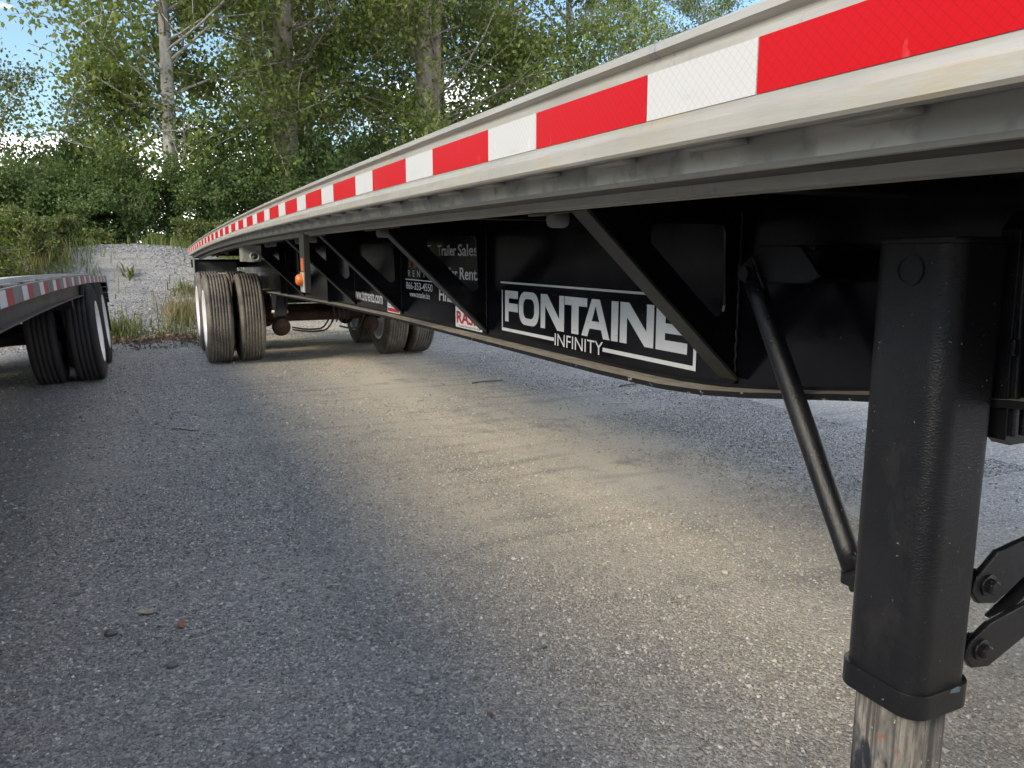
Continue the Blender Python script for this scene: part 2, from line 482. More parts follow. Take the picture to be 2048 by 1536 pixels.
# ------------------------------------------------------------------ geometry helpers
class MB:
    """collects shapes in world coordinates and links them as ONE mesh object"""
    def __init__(self):
        self.v, self.f, self.m, self.s = [], [], [], []

    def add(self, verts, faces, mi=0, smooth=False):
        o = len(self.v)
        self.v += [tuple(p) for p in verts]
        for fc in faces:
            self.f.append(tuple(i + o for i in fc))
            self.m.append(mi)
            self.s.append(smooth)
        return self

    def box(self, x0, x1, y0, y1, z0, z1, mi=0):
        v = [(x, y, z) for z in (z0, z1) for y in (y0, y1) for x in (x0, x1)]
        return self.add(v, [(0, 2, 3, 1), (4, 5, 7, 6), (0, 1, 5, 4), (2, 6, 7, 3), (0, 4, 6, 2), (1, 3, 7, 5)], mi)

    def beam(self, a, b, w, h, side=(0, 0, 1), mi=0):
        """rectangular bar from a to b; w across, h along SIDE"""
        a, b = Vector(a), Vector(b)
        d = (b - a).normalized()
        u = Vector(side)
        u = (u - d * u.dot(d)).normalized()
        r = d.cross(u)
        v = []
        for p in (a, b):
            for sx, sy in ((-1, -1), (1, -1), (1, 1), (-1, 1)):
                v.append(p + r * sx * w / 2 + u * sy * h / 2)
        return self.add(v, [(3, 2, 1, 0), (4, 5, 6, 7), (0, 1, 5, 4), (1, 2, 6, 5), (2, 3, 7, 6), (3, 0, 4, 7)], mi)

    def tube(self, pts, rad, n=10, mi=0, caps=True):
        pts = [Vector(p) for p in pts]
        k = len(pts)
        rads = rad if hasattr(rad, "__len__") else [rad] * k
        v, f = [], []
        up = None
        for i, p in enumerate(pts):
            d = (pts[min(i + 1, k - 1)] - pts[max(i - 1, 0)]).normalized()
            if up is None:
                up = Vector((0, 0, 1)) if abs(d.z) < 0.9 else Vector((1, 0, 0))
            u = (up - d * up.dot(d))
            if u.length < 1e-6:
                u = d.orthogonal()
            u.normalize(); up = u
            w = d.cross(u)
            for j in range(n):
                a = 2 * math.pi * j / n
                v.append(p + (u * math.cos(a) + w * math.sin(a)) * rads[i])
        for i in range(k - 1):
            for j in range(n):
                j2 = (j + 1) % n
                f.append((i * n + j, i * n + j2, (i + 1) * n + j2, (i + 1) * n + j))
        self.add(v, f, mi, True)
        if caps:
            o = len(self.v) - len(v)
            self.f.append(tuple(o + j for j in range(n - 1, -1, -1))); self.m.append(mi); self.s.append(False)
            self.f.append(tuple(o + (k - 1) * n + j for j in range(n))); self.m.append(mi); self.s.append(False)
        return self

    def lathe(self, prof, center, axis='X', n=32, mi=0, closed=False, smooth=True):
        """profile of (along axis, radius)"""
        c = Vector(center)
        v, f = [], []
        k = len(prof)
        for t, r in prof:
            for j in range(n):
                a = 2 * math.pi * j / n
                ca, sa = math.cos(a) * r, math.sin(a) * r
                v.append(c + {'X': Vector((t, ca, sa)), 'Y': Vector((sa, t, ca)), 'Z': Vector((ca, sa, t))}[axis])
        for i in range(k if closed else k - 1):
            i2 = (i + 1) % k
            for j in range(n):
                j2 = (j + 1) % n
                f.append((i * n + j, i * n + j2, i2 * n + j2, i2 * n + j))
        return self.add(v, f, mi, smooth)

    def sweep(self, prof, path, mi=0, smooth=False, caps=True, edge_mi=None):
        """closed profile of (x, z) offsets carried along PATH of (x, y, z); profile stays in the XZ plane"""
        k, n = len(path), len(prof)
        v = [(px + a, py, pz + b) for (px, py, pz) in path for (a, b) in prof]
        f = [(i * n + j, i * n + (j + 1) % n, (i + 1) * n + (j + 1) % n, (i + 1) * n + j) for i in range(k - 1) for j in range(n)]
        self.add(v, f, mi, smooth)
        if edge_mi:
            o = len(self.m) - len(f)
            for q in range(len(f)):
                self.m[o + q] = edge_mi.get(q % n, mi)
        if caps:
            tris = tessellate_polygon([[Vector((a, b, 0)) for a, b in prof]])
            o = len(self.v) - len(v)
            for t in tris:
                self.f.append(tuple(o + i for i in t)); self.m.append(mi); self.s.append(False)
                self.f.append(tuple(o + (k - 1) * n + i for i in reversed(t))); self.m.append(mi); self.s.append(False)
        return self

    def plate(self, loops, to3, nrm, thick, mi=0):
        """flat plate with holes: loops of 2D points, to3 maps 2D to 3D, extruded by nrm*thick both ways"""
        nrm = Vector(nrm) * (thick / 2)
        flat = [p for lp in loops for p in lp]
        tris = tessellate_polygon([[Vector((a, b, 0)) for a, b in lp] for lp in loops])
        n = len(flat)
        top = [Vector(to3(*p)) + nrm for p in flat]
        bot = [Vector(to3(*p)) - nrm for p in flat]
        f = [tuple(t) for t in tris] + [tuple(n + i for i in reversed(t)) for t in tris]
        o = 0
        for lp in loops:
            m = len(lp)
            for i in range(m):
                a, b = o + i, o + (i + 1) % m
                f.append((a, b, b + n, a + n))
            o += m
        return self.add(top + bot, f, mi)

    def build(self, name, mats, parent=None, bevel=0.0, segs=2, label=None, fix=True, wn_=False):
        me = bpy.data.meshes.new(name)
        vs = np.array(self.v, dtype=np.float64)
        c = (vs.min(0) + vs.max(0)) / 2
        me.from_pydata([tuple(p) for p in (vs - c)], [], self.f)
        if not isinstance(mats, (list, tuple)):
            mats = [mats]
        for m in mats:
            me.materials.append(m)
        me.polygons.foreach_set("material_index", self.m)
        me.polygons.foreach_set("use_smooth", self.s)
        if fix:
            bm = bmesh.new(); bm.from_mesh(me)
            bmesh.ops.recalc_face_normals(bm, faces=bm.faces)
            bm.to_mesh(me); bm.free()
        me.update()
        o = bpy.data.objects.new(name, me)
        col.objects.link(o)
        put(o, Vector(c), parent)
        if bevel:
            md = o.modifiers.new("bevel", 'BEVEL')
            md.width = bevel; md.segments = segs; md.limit_method = 'ANGLE'; md.angle_limit = R(40)
            md.harden_normals = False
        if wn_:
            o.modifiers.new("weighted_normal", 'WEIGHTED_NORMAL').keep_sharp = True
        if label:
            o["label"] = label
        return o


def wpos(o):
    p = Vector(o.location)
    while o.parent:
        o = o.parent
        p += Vector(o.location)
    return p


def put(o, loc, parent=None):
    if parent is not None:
        o.parent = parent
        o.location = loc - wpos(parent)
    else:
        o.location = loc


def tag(o, label, cat, group=None, kind=None):
    o["label"] = label
    o["category"] = cat
    if group:
        o["group"] = group
    if kind:
        o["kind"] = kind
    return o


def empty(name, loc):
    o = bpy.data.objects.new(name, None)
    o.empty_display_size = 0.2
    col.objects.link(o)
    o.location = loc
    return o


def copy_part(o, shift, parent):
    """copy of a part and of its sub-parts, sharing mesh data"""
    c = o.copy(); col.objects.link(c)
    c.parent = parent
    c.location = Vector(o.location) + Vector(shift)
    for ch in list(o.children):
        d = ch.copy(); col.objects.link(d); d.parent = c; d.location = ch.location
    return c


def np_mesh(name, verts, faces_flat, loop_total, mats, smooth=False, mat_idx=None):
    me = bpy.data.meshes.new(name)
    nv, nl, nf = len(verts), len(faces_flat), len(loop_total)
    me.vertices.add(nv); me.loops.add(nl); me.polygons.add(nf)
    me.vertices.foreach_set("co", np.ascontiguousarray(verts, dtype=np.float32).ravel())
    me.loops.foreach_set("vertex_index", np.ascontiguousarray(faces_flat, dtype=np.int32))
    starts = np.zeros(nf, dtype=np.int32); starts[1:] = np.cumsum(loop_total)[:-1]
    me.polygons.foreach_set("loop_start", starts)
    if mat_idx is not None:
        me.polygons.foreach_set("material_index", np.ascontiguousarray(mat_idx, dtype=np.int32))
    me.polygons.foreach_set("use_smooth", np.full(nf, smooth, dtype=bool))
    for m in (mats if isinstance(mats, (list, tuple)) else [mats]):
        me.materials.append(m)
    me.update(calc_edges=True)
    me.validate()
    return me


def text_mesh(txt, y0, y1, z0, z1, X, mat, name, parent, bold=0.0, space=1.0):
    """flat lettering stuck on the plane x = X, reading towards -Y, fitted into the given box"""
    cu = bpy.data.curves.new(name, 'FONT')
    cu.body = txt
    cu.offset = bold
    cu.space_character = space
    cu.resolution_u = 3
    ob = bpy.data.objects.new(name, cu)
    me = bpy.data.meshes.new_from_object(ob)
    bpy.data.objects.remove(ob)
    n = len(me.vertices)
    co = np.empty(n * 3); me.vertices.foreach_get("co", co); co = co.reshape(-1, 3)
    mn, mx = co.min(0), co.max(0)
    u = (co[:, 0] - mn[0]) / (mx[0] - mn[0]); w = (co[:, 1] - mn[1]) / (mx[1] - mn[1])
    c = np.array([X, (y0 + y1) / 2, (z0 + z1) / 2])
    co = np.stack([np.full(n, X), y0 + (y1 - y0) * u, z0 + (z1 - z0) * w], 1) - c
    me.vertices.foreach_set("co", co.ravel())
    me.name = name
    me.materials.clear(); me.materials.append(mat)
    for p in me.polygons:
        p.material_index = 0
    me.update()
    o = bpy.data.objects.new(name, me)
    col.objects.link(o)
    put(o, Vector(c), parent)
    return o


def smooth01(t):
    t = np.clip(t, 0, 1)
    return t * t * (3 - 2 * t)


# ------------------------------------------------------------------ ground
def vnoise(x, y, seed=0):
    """cheap smooth noise from summed sines"""
    r = np.random.default_rng(100 + seed)
    s = 0
    for k in range(6):
        a, b, p = r.uniform(-1, 1), r.uniform(-1, 1), r.uniform(0, 6.28)
        s = s + np.sin(a * x + b * y + p)
    return s / 6


def height(x, y):
    x = np.asarray(x, float); y = np.asarray(y, float)
    h = -0.16 * smooth01((-0.45 - x) / 2.6)                              # the yard dips under the left trailer
    h = h + 0.012 * vnoise(x * 2.0, y * 2.0, 1) * smooth01((abs(x - 0.3) + abs(y - 3)) / 3) * 0.6
    ridge = 15.0 + 3.2 * smooth01((x - 0.9) / 2.2) + 0.5 * smooth01((-1.5 - x) / 3)
    wid = 1.75
    top = 1.30 - 0.20 * smooth01((np.abs(x + 0.45) - 0.9) / 1.4) - 0.25 * smooth01((x - 2.0) / 4)
    front = np.exp(-((np.minimum(y, ridge) - ridge) / wid) ** 2)
    back = 0.62 + 0.38 * np.exp(-((np.maximum(y, ridge) - ridge) / 1.3) ** 2)
    b = top * np.where(y < ridge, front, back)
    b = b * (1 + 0.10 * vnoise(x * 3.1, y * 3.1, 3)) * smooth01((y - 11.2) / 1.4)
    return h + b


def axis_grid(lo, hi, fine_lo, fine_hi, step):
    a = [fine_lo]
    while a[0] > lo:
        a.insert(0, a[0] - max(step, (fine_lo - a[0]) * 0.35 + step))
    b = list(np.arange(fine_lo, fine_hi, step))[1:]
    b.append(fine_hi)
    c = []
    t = fine_hi
    while t < hi:
        t = t + max(step, (t - fine_hi) * 0.35 + step)
        c.append(t)
    return np.array(a + b + c)


gx = axis_grid(-400, 400, -5, 9, 0.1)
gy = axis_grid(-400, 400, -4, 20, 0.1)
GX, GY = np.meshgrid(gx, gy, indexing='xy')
GZ = height(GX, GY)
nx, ny = len(gx), len(gy)
verts = np.stack([GX.ravel(), GY.ravel(), GZ.ravel()], 1)
ii = (np.arange(ny - 1)[:, None] * nx + np.arange(nx - 1)[None, :]).ravel()
quads = np.stack([ii, ii + 1, ii + nx + 1, ii + nx], 1)
me = np_mesh("ground", verts, quads.ravel(), np.full(len(quads), 4), MT['ground'], True)
ground = bpy.data.objects.new("ground", me)
col.objects.link(ground)
ground["kind"] = "structure"


# loose crushed stone lying on it
def stones_mesh(px, py, size, seed, sink=0.25):
    r = np.random.default_rng(seed)
    n = len(px)
    base = np.array([(1, 0, 0), (-1, 0, 0), (0, 1, 0), (0, -1, 0), (0, 0, 1), (0, 0, -1)], float)
    tri = np.array([(0, 2, 4), (2, 1, 4), (1, 3, 4), (3, 0, 4), (2, 0, 5), (1, 2, 5), (3, 1, 5), (0, 3, 5)])
    v = base[None] * r.uniform(0.65, 1.35, (n, 6, 1)) + r.normal(0, 0.22, (n, 6, 3))
    v[:, :, 2] *= r.uniform(0.45, 0.8, (n, 1))
    a = r.uniform(0, 6.28, n); t = r.normal(0, 0.35, n)
    ca, sa, ct, st = np.cos(a), np.sin(a), np.cos(t), np.sin(t)
    x, y, z = v[:, :, 0], v[:, :, 1], v[:, :, 2]
    y2 = y * ct[:, None] - z * st[:, None]; z2 = y * st[:, None] + z * ct[:, None]
    x3 = x * ca[:, None] - y2 * sa[:, None]; y3 = x * sa[:, None] + y2 * ca[:, None]
    v = np.stack([x3, y3, z2], 2) * (size[:, None, None] * 0.5)
    pz = height(px, py) + size * (0.5 - sink) * 0.5
    v += np.stack([px, py, pz], 1)[:, None, :]
    f = (tri[None] + (np.arange(n) * 6)[:, None, None]).reshape(-1, 3)
    return v.reshape(-1, 3), f


def in_view(x, y, margin=0.06):
    a = np.arctan2(x, y) - R(25.048)
    return np.abs(a) < (0.587 + margin)


def scatter(n, x0, x1, y0, y1):
    x = rng.uniform(x0, x1, n); y = rng.uniform(y0, y1, n)
    k = in_view(x, y) & (0.55 + 0.9 * vnoise(x * 3.5, y * 3.5, 7) + 0.5 * vnoise(x * 9, y * 9, 8) > rng.uniform(-0.15, 1, n) * 0.9)
    return x[k], y[k]


sv, sf, off = [], [], 0
for (n, box, s0, s1, seed) in ((85000, (-0.75, 2.9, 0.55, 2.6), 0.005, 0.015, 1), (85000, (-1.6, 4.5, 2.6, 5.0), 0.007, 0.017, 2), (52000, (-2.2, 7.0, 5.0, 9.5), 0.009, 0.022, 3), (3600, (-1.6, 4.5, 0.6, 7.0), 0.013, 0.028, 4), (16000, (-2.6, 3.2, 11.6, 15.3), 0.018, 0.045, 5), (16000, (-2.0, 9.0, 9.5, 15.0), 0.012, 0.028, 6)):
    x, y = scatter(n, *box)
    sz = s0 + (s1 - s0) * rng.beta(1.6, 3.2, len(x))
    v, f = stones_mesh(x, y, sz, seed)
    sv.append(v); sf.append(f + off); off += len(v)
sv = np.concatenate(sv); sf = np.concatenate(sf)
me = np_mesh("gravel", sv, sf.ravel(), np.full(len(sf), 3), MT['stones'])
gravel = bpy.data.objects.new("gravel", me)
col.objects.link(gravel)
tag(gravel, "loose crushed grey stone scattered over the yard and mound", "gravel", kind="stuff")

# ------------------------------------------------------------------ the near trailer
S = 0.528                      # x of its left side rail face
WID = 2.59
XW = 1.25                      # x of the left main beam's web
MIRX = 2 * S + WID             # mirror: x -> MIRX - x


def z_lip(y):
    return 1.3140 + 0.0122 * y - 0.0020 * y * y


TR = empty("flatbed_trailer", (S + WID / 2, 4.5, 0.0))
tag(TR, "long black flatbed trailer with red and white taped aluminium side rail over the gravel", "trailer")

rail_prof = [(0.060, 0.110), (0.012, 0.1185), (0.003, 0.1175), (-0.0045, 0.1125), (-0.0050, 0.1050), (-0.0015, 0.1015), (0.0035, 0.1000), (0.0045, 0.0965), (0.0015, 0.0935),
             (0.0015, 0.0300), (-0.0005, 0.0235), (-0.0030, 0.0205), (-0.0035, 0.0040), (-0.0010, 0.0005), (0.0060, -0.0010), (0.0140, 0.0020), (0.0480, 0.0060), (0.0510, -0.0220), (0.0540, -0.0270), (0.0580, -0.0280),
             (0.1230, -0.0270), (0.1250, -0.0395), (0.1270, -0.0410), (0.1340, -0.0410), (0.1360, -0.0330), (0.1470, -0.0330),
             (0.1490, -0.0410), (0.1580, -0.0420), (0.1600, 0.0300), (0.1600, 0.0800), (0.0600, 0.0850)]
ys = np.linspace(-3.0, 11.78, 60)
RAIL_SHADE = {i: 1 for i, q in enumerate(rail_prof) if q in ((0.0580, -0.0280), (0.1360, -0.0330))}
RAIL_SHADE.update({i: 2 for i, q in enumerate(rail_prof) if q in ((0.0140, 0.0020), (0.0480, 0.0060))})
side_rail = MB().sweep(rail_prof, [(S, y, z_lip(y)) for y in ys], edge_mi=RAIL_SHADE).build("side_rail", [MT['alu'], MT['grime_shade'], MT['slot']], TR)
far_rail = MB().sweep([(-a, b) for a, b in rail_prof], [(S + WID, y, z_lip(y)) for y in ys], edge_mi=RAIL_SHADE).build("side_rail", [MT['alu'], MT['grime_shade'], MT['slot']], TR)


def strip(name, y0, y1, mat, x=None, sgn=1):
    m = MB()
    n = 3
    path = [(S, y, z_lip(y)) for y in np.linspace(y0, y1, n)]
    m.sweep([(0.0004, 0.0345), (0.0016, 0.0345), (0.0016, 0.0853), (0.0004, 0.0853)], path)
    return m.build(name, mat, side_rail)


RW, WW = 0.2794, 0.1778
y = 0.590 - WW * 0 - RW - WW
edges = []
yy = 0.590
k = 0
while yy < 11.65:
    y1 = min(yy + (WW if k % 2 == 0 else RW), 11.70)
    edges.append((yy, y1, k % 2)); yy = y1; k += 1
yy = 0.590; k = 1
while yy > -0.5:
    w = RW if k % 2 else WW
    edges.append((yy - w, yy, k % 2)); yy -= w; k += 1
for (a, b, red) in edges:
    o = strip("red_tape" if red else "white_tape", a + 0.0007, b - 0.0007, MT['red'] if red else MT['white'])
    if not red and 0.4 < a < 2.8:
        yc = (a + b) / 2 + rng.uniform(-0.03, 0.03)
        zc = z_lip(yc) + (0.072 if k % 2 else 0.045) + rng.uniform(-0.006, 0.006)
        text_mesh("DOT-C2", yc + 0.013, yc - 0.013, zc - 0.0022, zc + 0.0022, S + 0.0002, MT['print_grey'], "tape_print", side_rail)

# pads of the routed stake slots under the rail lip
pad_m = MB().box(-0.014, 0.014, -0.035, 0.035, -0.004, 0.004).build("slot_pad", MT['alu'], TR, bevel=0.003)
pad_m.location = Vector((S + 0.031, 0.35, z_lip(0.35) + 0.0015)) - wpos(TR)
yv = 0.276 - 0.203 * 4
while yv < 11.6:
    if True:
        c = copy_part(pad_m, (0, 0, 0), TR)
        c.location = Vector((S + 0.031, yv, z_lip(yv) + 0.0015)) - wpos(TR)
    yv += 0.203

for o in (pad_m,):
    bpy.data.objects.remove(o)

# deck planks, cross members
n_plank = 12
w_pl = (WID - 0.34) / n_plank
for i in range(n_plank):
    x0 = S + 0.17 + i * w_pl
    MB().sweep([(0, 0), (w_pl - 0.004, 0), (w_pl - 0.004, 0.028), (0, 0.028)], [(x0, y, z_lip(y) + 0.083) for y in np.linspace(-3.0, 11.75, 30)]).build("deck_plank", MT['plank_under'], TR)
cm = MB()
cm.box(S + 0.165, S + WID - 0.165, -0.004, 0.004, -0.09, -0.006)
cm.box(S + 0.165, S + WID - 0.165, -0.035, 0.035, -0.006, 0.0)
cm.box(S + 0.165, S + WID - 0.165, -0.035, 0.035, -0.096, -0.09)
cross0 = cm.build("cross_member", MT['dull'], TR)
cyl = [-2.6, -2.0, -1.4, -0.8, -0.2, 0.4, 1.0, 1.72, 2.3, 3.4, 4.6, 5.7, 6.3, 7.6, 8.2, 8.8, 9.4, 10.0, 10.6, 11.2]
for i, yv in enumerate(cyl):
    c = cross0 if i == 0 else copy_part(cross0, (0, 0, 0), TR)
    c.location = Vector((S + WID / 2, yv, z_lip(yv) + 0.083 - 0.0501)) - wpos(TR)

# main beams: web, dusty bottom flange, stiffeners
fl_path = [(-3.0, 1.0), (0.55, 1.0), (0.72, 0.990), (1.042, 0.946), (1.273, 0.911), (1.439, 0.891), (1.609, 0.880), (1.9, 0.876), (3.0, 0.876), (4.12, 0.875), (5.475, 0.861), (7.106, 0.830), (8.194, 0.809), (9.525, 0.786), (11.70, 0.770)]  # mostly taken from image pixels, then scaled about the camera


def z_fl(y):
    return float(np.interp(y, [p[0] for p in fl_path], [p[1] for p in fl_path]))


def main_beam(xw, out):
    """out = -1: the outboard side faces -x"""
    yl = sorted(set([p[0] for p in fl_path] + list(np.linspace(-3, 11.7, 30))))
    m = MB()
    n = len(yl)
    v = []
    for yv in yl:
        for xx in (xw - 0.004, xw + 0.004):
            for zz in (z_fl(yv), z_lip(yv) + 0.02):
                v.append((xx, yv, zz))
    f = []
    for i in range(n - 1):
        a, b = i * 4, (i + 1) * 4
        f += [(a, b, b + 1, a + 1), (a + 2, a + 3, b + 3, b + 2), (a, a + 2, b + 2, b), (a + 1, b + 1, b + 3, a + 3)]
    f += [(0, 1, 3, 2), (4 * (n - 1), 4 * (n - 1) + 2, 4 * (n - 1) + 3, 4 * (n - 1) + 1)]
    m.add(v, f)
    m.sweep([(-0.08, 0.012), (0.08, 0.012), (0.08, 0.022), (-0.08, 0.022)], [(xw, yv, z_lip(yv)) for yv in yl])
    web = m.build("main_beam", MT['gloss'], TR)
    MB().sweep([(-0.085, -0.013), (0.085, -0.013), (0.085, -0.0002), (-0.085, -0.0002)], [(xw, yv, z_fl(yv)) for yv in yl]).build("bottom_flange", MT['flange'], web)
    wd = MB()
    wd.sweep([(out * 0.0042, 0.0), (out * 0.011, 0.0), (out * 0.0042, 0.007)], [(xw, yv, z_fl(yv)) for yv in np.linspace(0.3, 8.2, 40)])
    wd.build("weld_seam", MT['dull'], web)
    return web


beam = main_beam(XW, -1)
beam_far = main_beam(MIRX - XW, 1)

# outriggers
OUTY = [1.419, 2.911, 4.086, 5.139, 7.037]


def outrigger(yk):
    dz = z_lip(yk) - z_lip(1.419)
    df = z_fl(yk) - z_fl(1.419)
    zt = z_lip(yk) + 0.012
    xe = XW - 0.006
    outer = [(S + 0.168, zt), (xe, zt), (xe, z_fl(yk) + 0.02), (xe - 0.02, z_fl(yk) + 0.035), (0.80, 1.318 + dz), (S + 0.168, 1.318 + dz)]
    hole = [(0.994, 1.232), (0.994, 1.255), (0.997, 1.266), (1.009, 1.273), (1.180, 1.274), (1.193, 1.270), (1.200, 1.257), (1.208, 1.090), (1.205, 1.076), (1.196, 1.066), (1.184, 1.064), (1.172, 1.071)]
    hole = [(a, b + dz + (df - dz) * (1.274 - b) / 0.4) for a, b in hole]
    m = MB().plate([outer, list(reversed(hole))], lambda a, b: (a, yk, b), (0, 1, 0), 0.008)
    o = m.build("outrigger", MT['gloss'], TR)
    a = Vector((0.80, yk, 1.314 + dz)); b = Vector((xe - 0.012, yk, z_fl(yk) + 0.024))
    MB().beam(a, b, 0.065, 0.008, (-1, 0, -1)).build("outrigger_flange", MT['edge_grey'], o, bevel=0.002)
    st = MB()
    zz = np.linspace(z_fl(yk) + 0.01, z_lip(yk) - 0.02, 40)
    st.tube([(XW - 0.008 + 0.0015 * math.sin(i * 2.1), yk - 0.008 + 0.0012 * math.sin(i * 1.7), z) for i, z in enumerate(zz)], [0.0045 + 0.0012 * math.sin(i * 2.9) for i in range(40)], 6)
    st.build("weld_bead", MT['black'], o)
    return o


for yk in OUTY:
    outrigger(yk)

# reinforcing ring plate by the post and a few near the suspension
for yv in (5.75, 7.6, 8.0):
    MB().box(XW - 0.065, XW - 0.0042, yv - 0.004, yv + 0.004, z_fl(yv) + 0.004, z_lip(yv) + 0.008).build("web_stiffener", MT['gloss'], TR, bevel=0.001)

# ---- lettering on the web
XL = XW - 0.0058


def rect_on(m, y0, y1, z0, z1, x=XL):
    m.add([(x, y0, z0), (x, y1, z0), (x, y1, z1), (x, y0, z1)], [(0, 1, 2, 3)])


fr = MB()
rect_on(fr, 2.767, 1.568, 1.096, 1.103)
rect_on(fr, 2.756, 2.748, 0.925, 1.070)
rect_on(fr, 2.756, 2.322, 0.913, 0.925)
rect_on(fr, 2.007, 1.559, 0.913, 0.925)
rect_on(fr, 1.571, 1.559, 0.925, 1.066)
fr.build("lettering_border", MT['vinyl'], beam, fix=False)

fo = MB()
K = 1.1574  # beam, outrigger and lettering coordinates were scaled about the camera by this factor
Y0L, ZB, HL = 2.726, 0.951, 0.119


def glyph(loops):
    """loops of (u from the word's left edge, v 0..1)"""
    lp3 = [[Vector((u * K, v * HL, 0)) for u, v in lp] for lp in loops]
    tris = tessellate_polygon(lp3)
    flat = [p for lp in lp3 for p in lp]
    fo.add([(XL, Y0L - p.x, ZB + p.y) for p in flat], [tuple(t) for t in tris])


def rrect(u0, u1, v0, v1, ru, rv, n=6):
    pts = []
    for (cu_, cv_, a0) in ((u1 - ru, v1 - rv, 0), (u0 + ru, v1 - rv, 90), (u0 + ru, v0 + rv, 180), (u1 - ru, v0 + rv, 270)):
        for i in range(n + 1):
            a = R(a0 + 90 * i / n)
            pts.append((cu_ + ru * math.cos(a), cv_ + rv * math.sin(a)))
    return pts


glyph([[(0, 0), (.028, 0), (.028, .34), (.100, .34), (.100, .60), (.030, .60), (.030, .76), (.100, .76), (.100, 1), (0, 1)]])
glyph([rrect(.107, .250, -.01, 1.01, .045, .42), list(reversed(rrect(.140, .217, .20, .80, .024, .22)))])
glyph([[(.261, 0), (.291, 0), (.291, .66), (.368, 0), (.409, 0), (.409, 1), (.379, 1), (.379, .34), (.304, 1), (.261, 1)]])
glyph([[(.452, 0), (.492, 0), (.492, .77), (.538, .77), (.538, 1), (.412, 1), (.412, .77), (.452, .77)]])
glyph([[(.509, 0), (.541, 0), (.552, .22), (.612, .22), (.622, 0), (.654, 0), (.603, 1), (.562, 1)], [(.563, .42), (.582, .82), (.602, .42)]])
glyph([[(.661, 0), (.693, 0), (.693, 1), (.661, 1)]])
glyph([[(.702, 0), (.734, 0), (.734, .64), (.812, 0), (.848, 0), (.848, 1), (.818, 1), (.818, .36), (.742, 1), (.702, 1)]])
glyph([[(.857, 0), (.976, 0), (.976, .24), (.893, .24), (.893, .40), (.968, .40), (.968, .62), (.893, .62), (.893, .77), (.974, .77), (.974, 1), (.857, 1)]])
fo.build("lettering", MT['vinyl'], beam, fix=False, label="large white FONTAINE lettering")
text_mesh("INFINITY", 2.317, 2.006, 0.900, 0.941, XL, MT['vinyl'], "lettering", beam, 0.0)
text_mesh("Trailer", 3.494, 3.250, 1.200, 1.249, XL, MT['vinyl'], "lettering", beam, 0.014)
text_mesh("Sales", 3.227, 3.003, 1.199, 1.250, XL, MT['vinyl'], "lettering", beam, 0.014)
text_mesh("Trailer", 3.490, 3.236, 1.098, 1.149, XL, MT['vinyl'], "lettering", beam, 0.014)
text_mesh("Rents", 3.207, 2.975, 1.097, 1.150, XL, MT['vinyl'], "lettering", beam, 0.014)
text_mesh("Financing", 3.481, 3.050, 0.972, 1.047, XL, MT['vinyl'], "lettering", beam, 0.018)
text_mesh("R E N T S", 3.958, 3.615, 1.092, 1.125, XL, MT['vinyl'], "lettering", beam, -0.006, 1.25)
text_mesh("866-353-4550", 4.001, 3.574, 1.026, 1.063, XL, MT['vinyl'], "lettering", beam, 0.006)
text_mesh("www.tntsales.biz", 3.940, 3.615, 0.988, 1.016, XL, MT['vinyl'], "lettering", beam, 0.006)
text_mesh("www.tntrents.com", 5.181, 4.473, 0.913, 0.974, XL, MT['vinyl'], "lettering", beam, 0.014)
text_mesh("TNT", 3.993, 3.588, 1.140, 1.228, XL, MT['vinyl_dimred'], "lettering", beam, 0.05)
ln = MB(); rect_on(ln, 4.009, 3.571, 1.0735, 1.0785); rect_on(ln, 3.993, 3.586, 1.2455, 1.2500)
ln.build("lettering_rule", MT['vinyl'], beam, fix=False)
# stickers
st = MB(); rect_on(st, 3.264, 2.955, 0.885, 0.981)
sk = st.build("sticker", MT['vinyl'], beam, fix=False, label="white sticker with RASR in red letters")
text_mesh("RASR", 3.250, 2.978, 0.903, 0.958, XL - 0.0006, MT['vinyl_red'], "lettering", beam, 0.03)
text_mesh("FONTAINE", 3.206, 3.000, 0.961, 0.976, XL - 0.0006, MT['vinyl_black'], "lettering", beam, 0.03)
text_mesh("Routed Aluminum Side Rail", 3.220, 2.980, 0.889, 0.899, XL - 0.0006, MT['vinyl_black'], "lettering", beam)
st = MB(); rect_on(st, 4.369, 4.126, 0.875, 0.960)
st.build("sticker", MT['vinyl'], beam, fix=False, label="small white sticker with red lines")
rb = MB()
rect_on(rb, 4.360, 4.135, 0.884, 0.904, XL - 0.0006)
rb.build("sticker_band", MT['vinyl_red'], beam, fix=False)
rb = MB(); x = XL - 0.0006
rb.add([(x, 4.345, 0.940), (x, 4.25, 0.932), (x, 4.17, 0.925), (x, 4.17, 0.921), (x, 4.25, 0.926), (x, 4.345, 0.934)], [(0, 1, 4, 5), (1, 2, 3, 4)])
rect_on(rb, 4.35, 4.22, 0.914, 0.917, x)
rb.build("sticker_mark", MT['vinyl_black'], beam, fix=False)
sh = MB(); x = XL
sh.add([(x, 5.955, 1.10), (x, 5.765, 1.10), (x, 5.758, 0.945), (x, 5.858, 0.905), (x, 5.961, 0.945)], [(0, 1, 2, 3, 4)])
sh.build("shield_sticker", MT['hook'], beam, fix=False)
sh = MB(); x = XL - 0.0006
sh.add([(x, 5.955, 0.955), (x, 5.961, 0.945), (x, 5.858, 0.905), (x, 5.758, 0.945), (x, 5.764, 0.955), (x, 5.858, 0.917)], [(0, 1, 2, 5), (5, 2, 3, 4)])
sh.lathe([(0, 0.001), (0, 0.034)], (x, 5.858, 0.972), 'X', 20)
sh.build("shield_badge", MT['vinyl'], beam, fix=False)

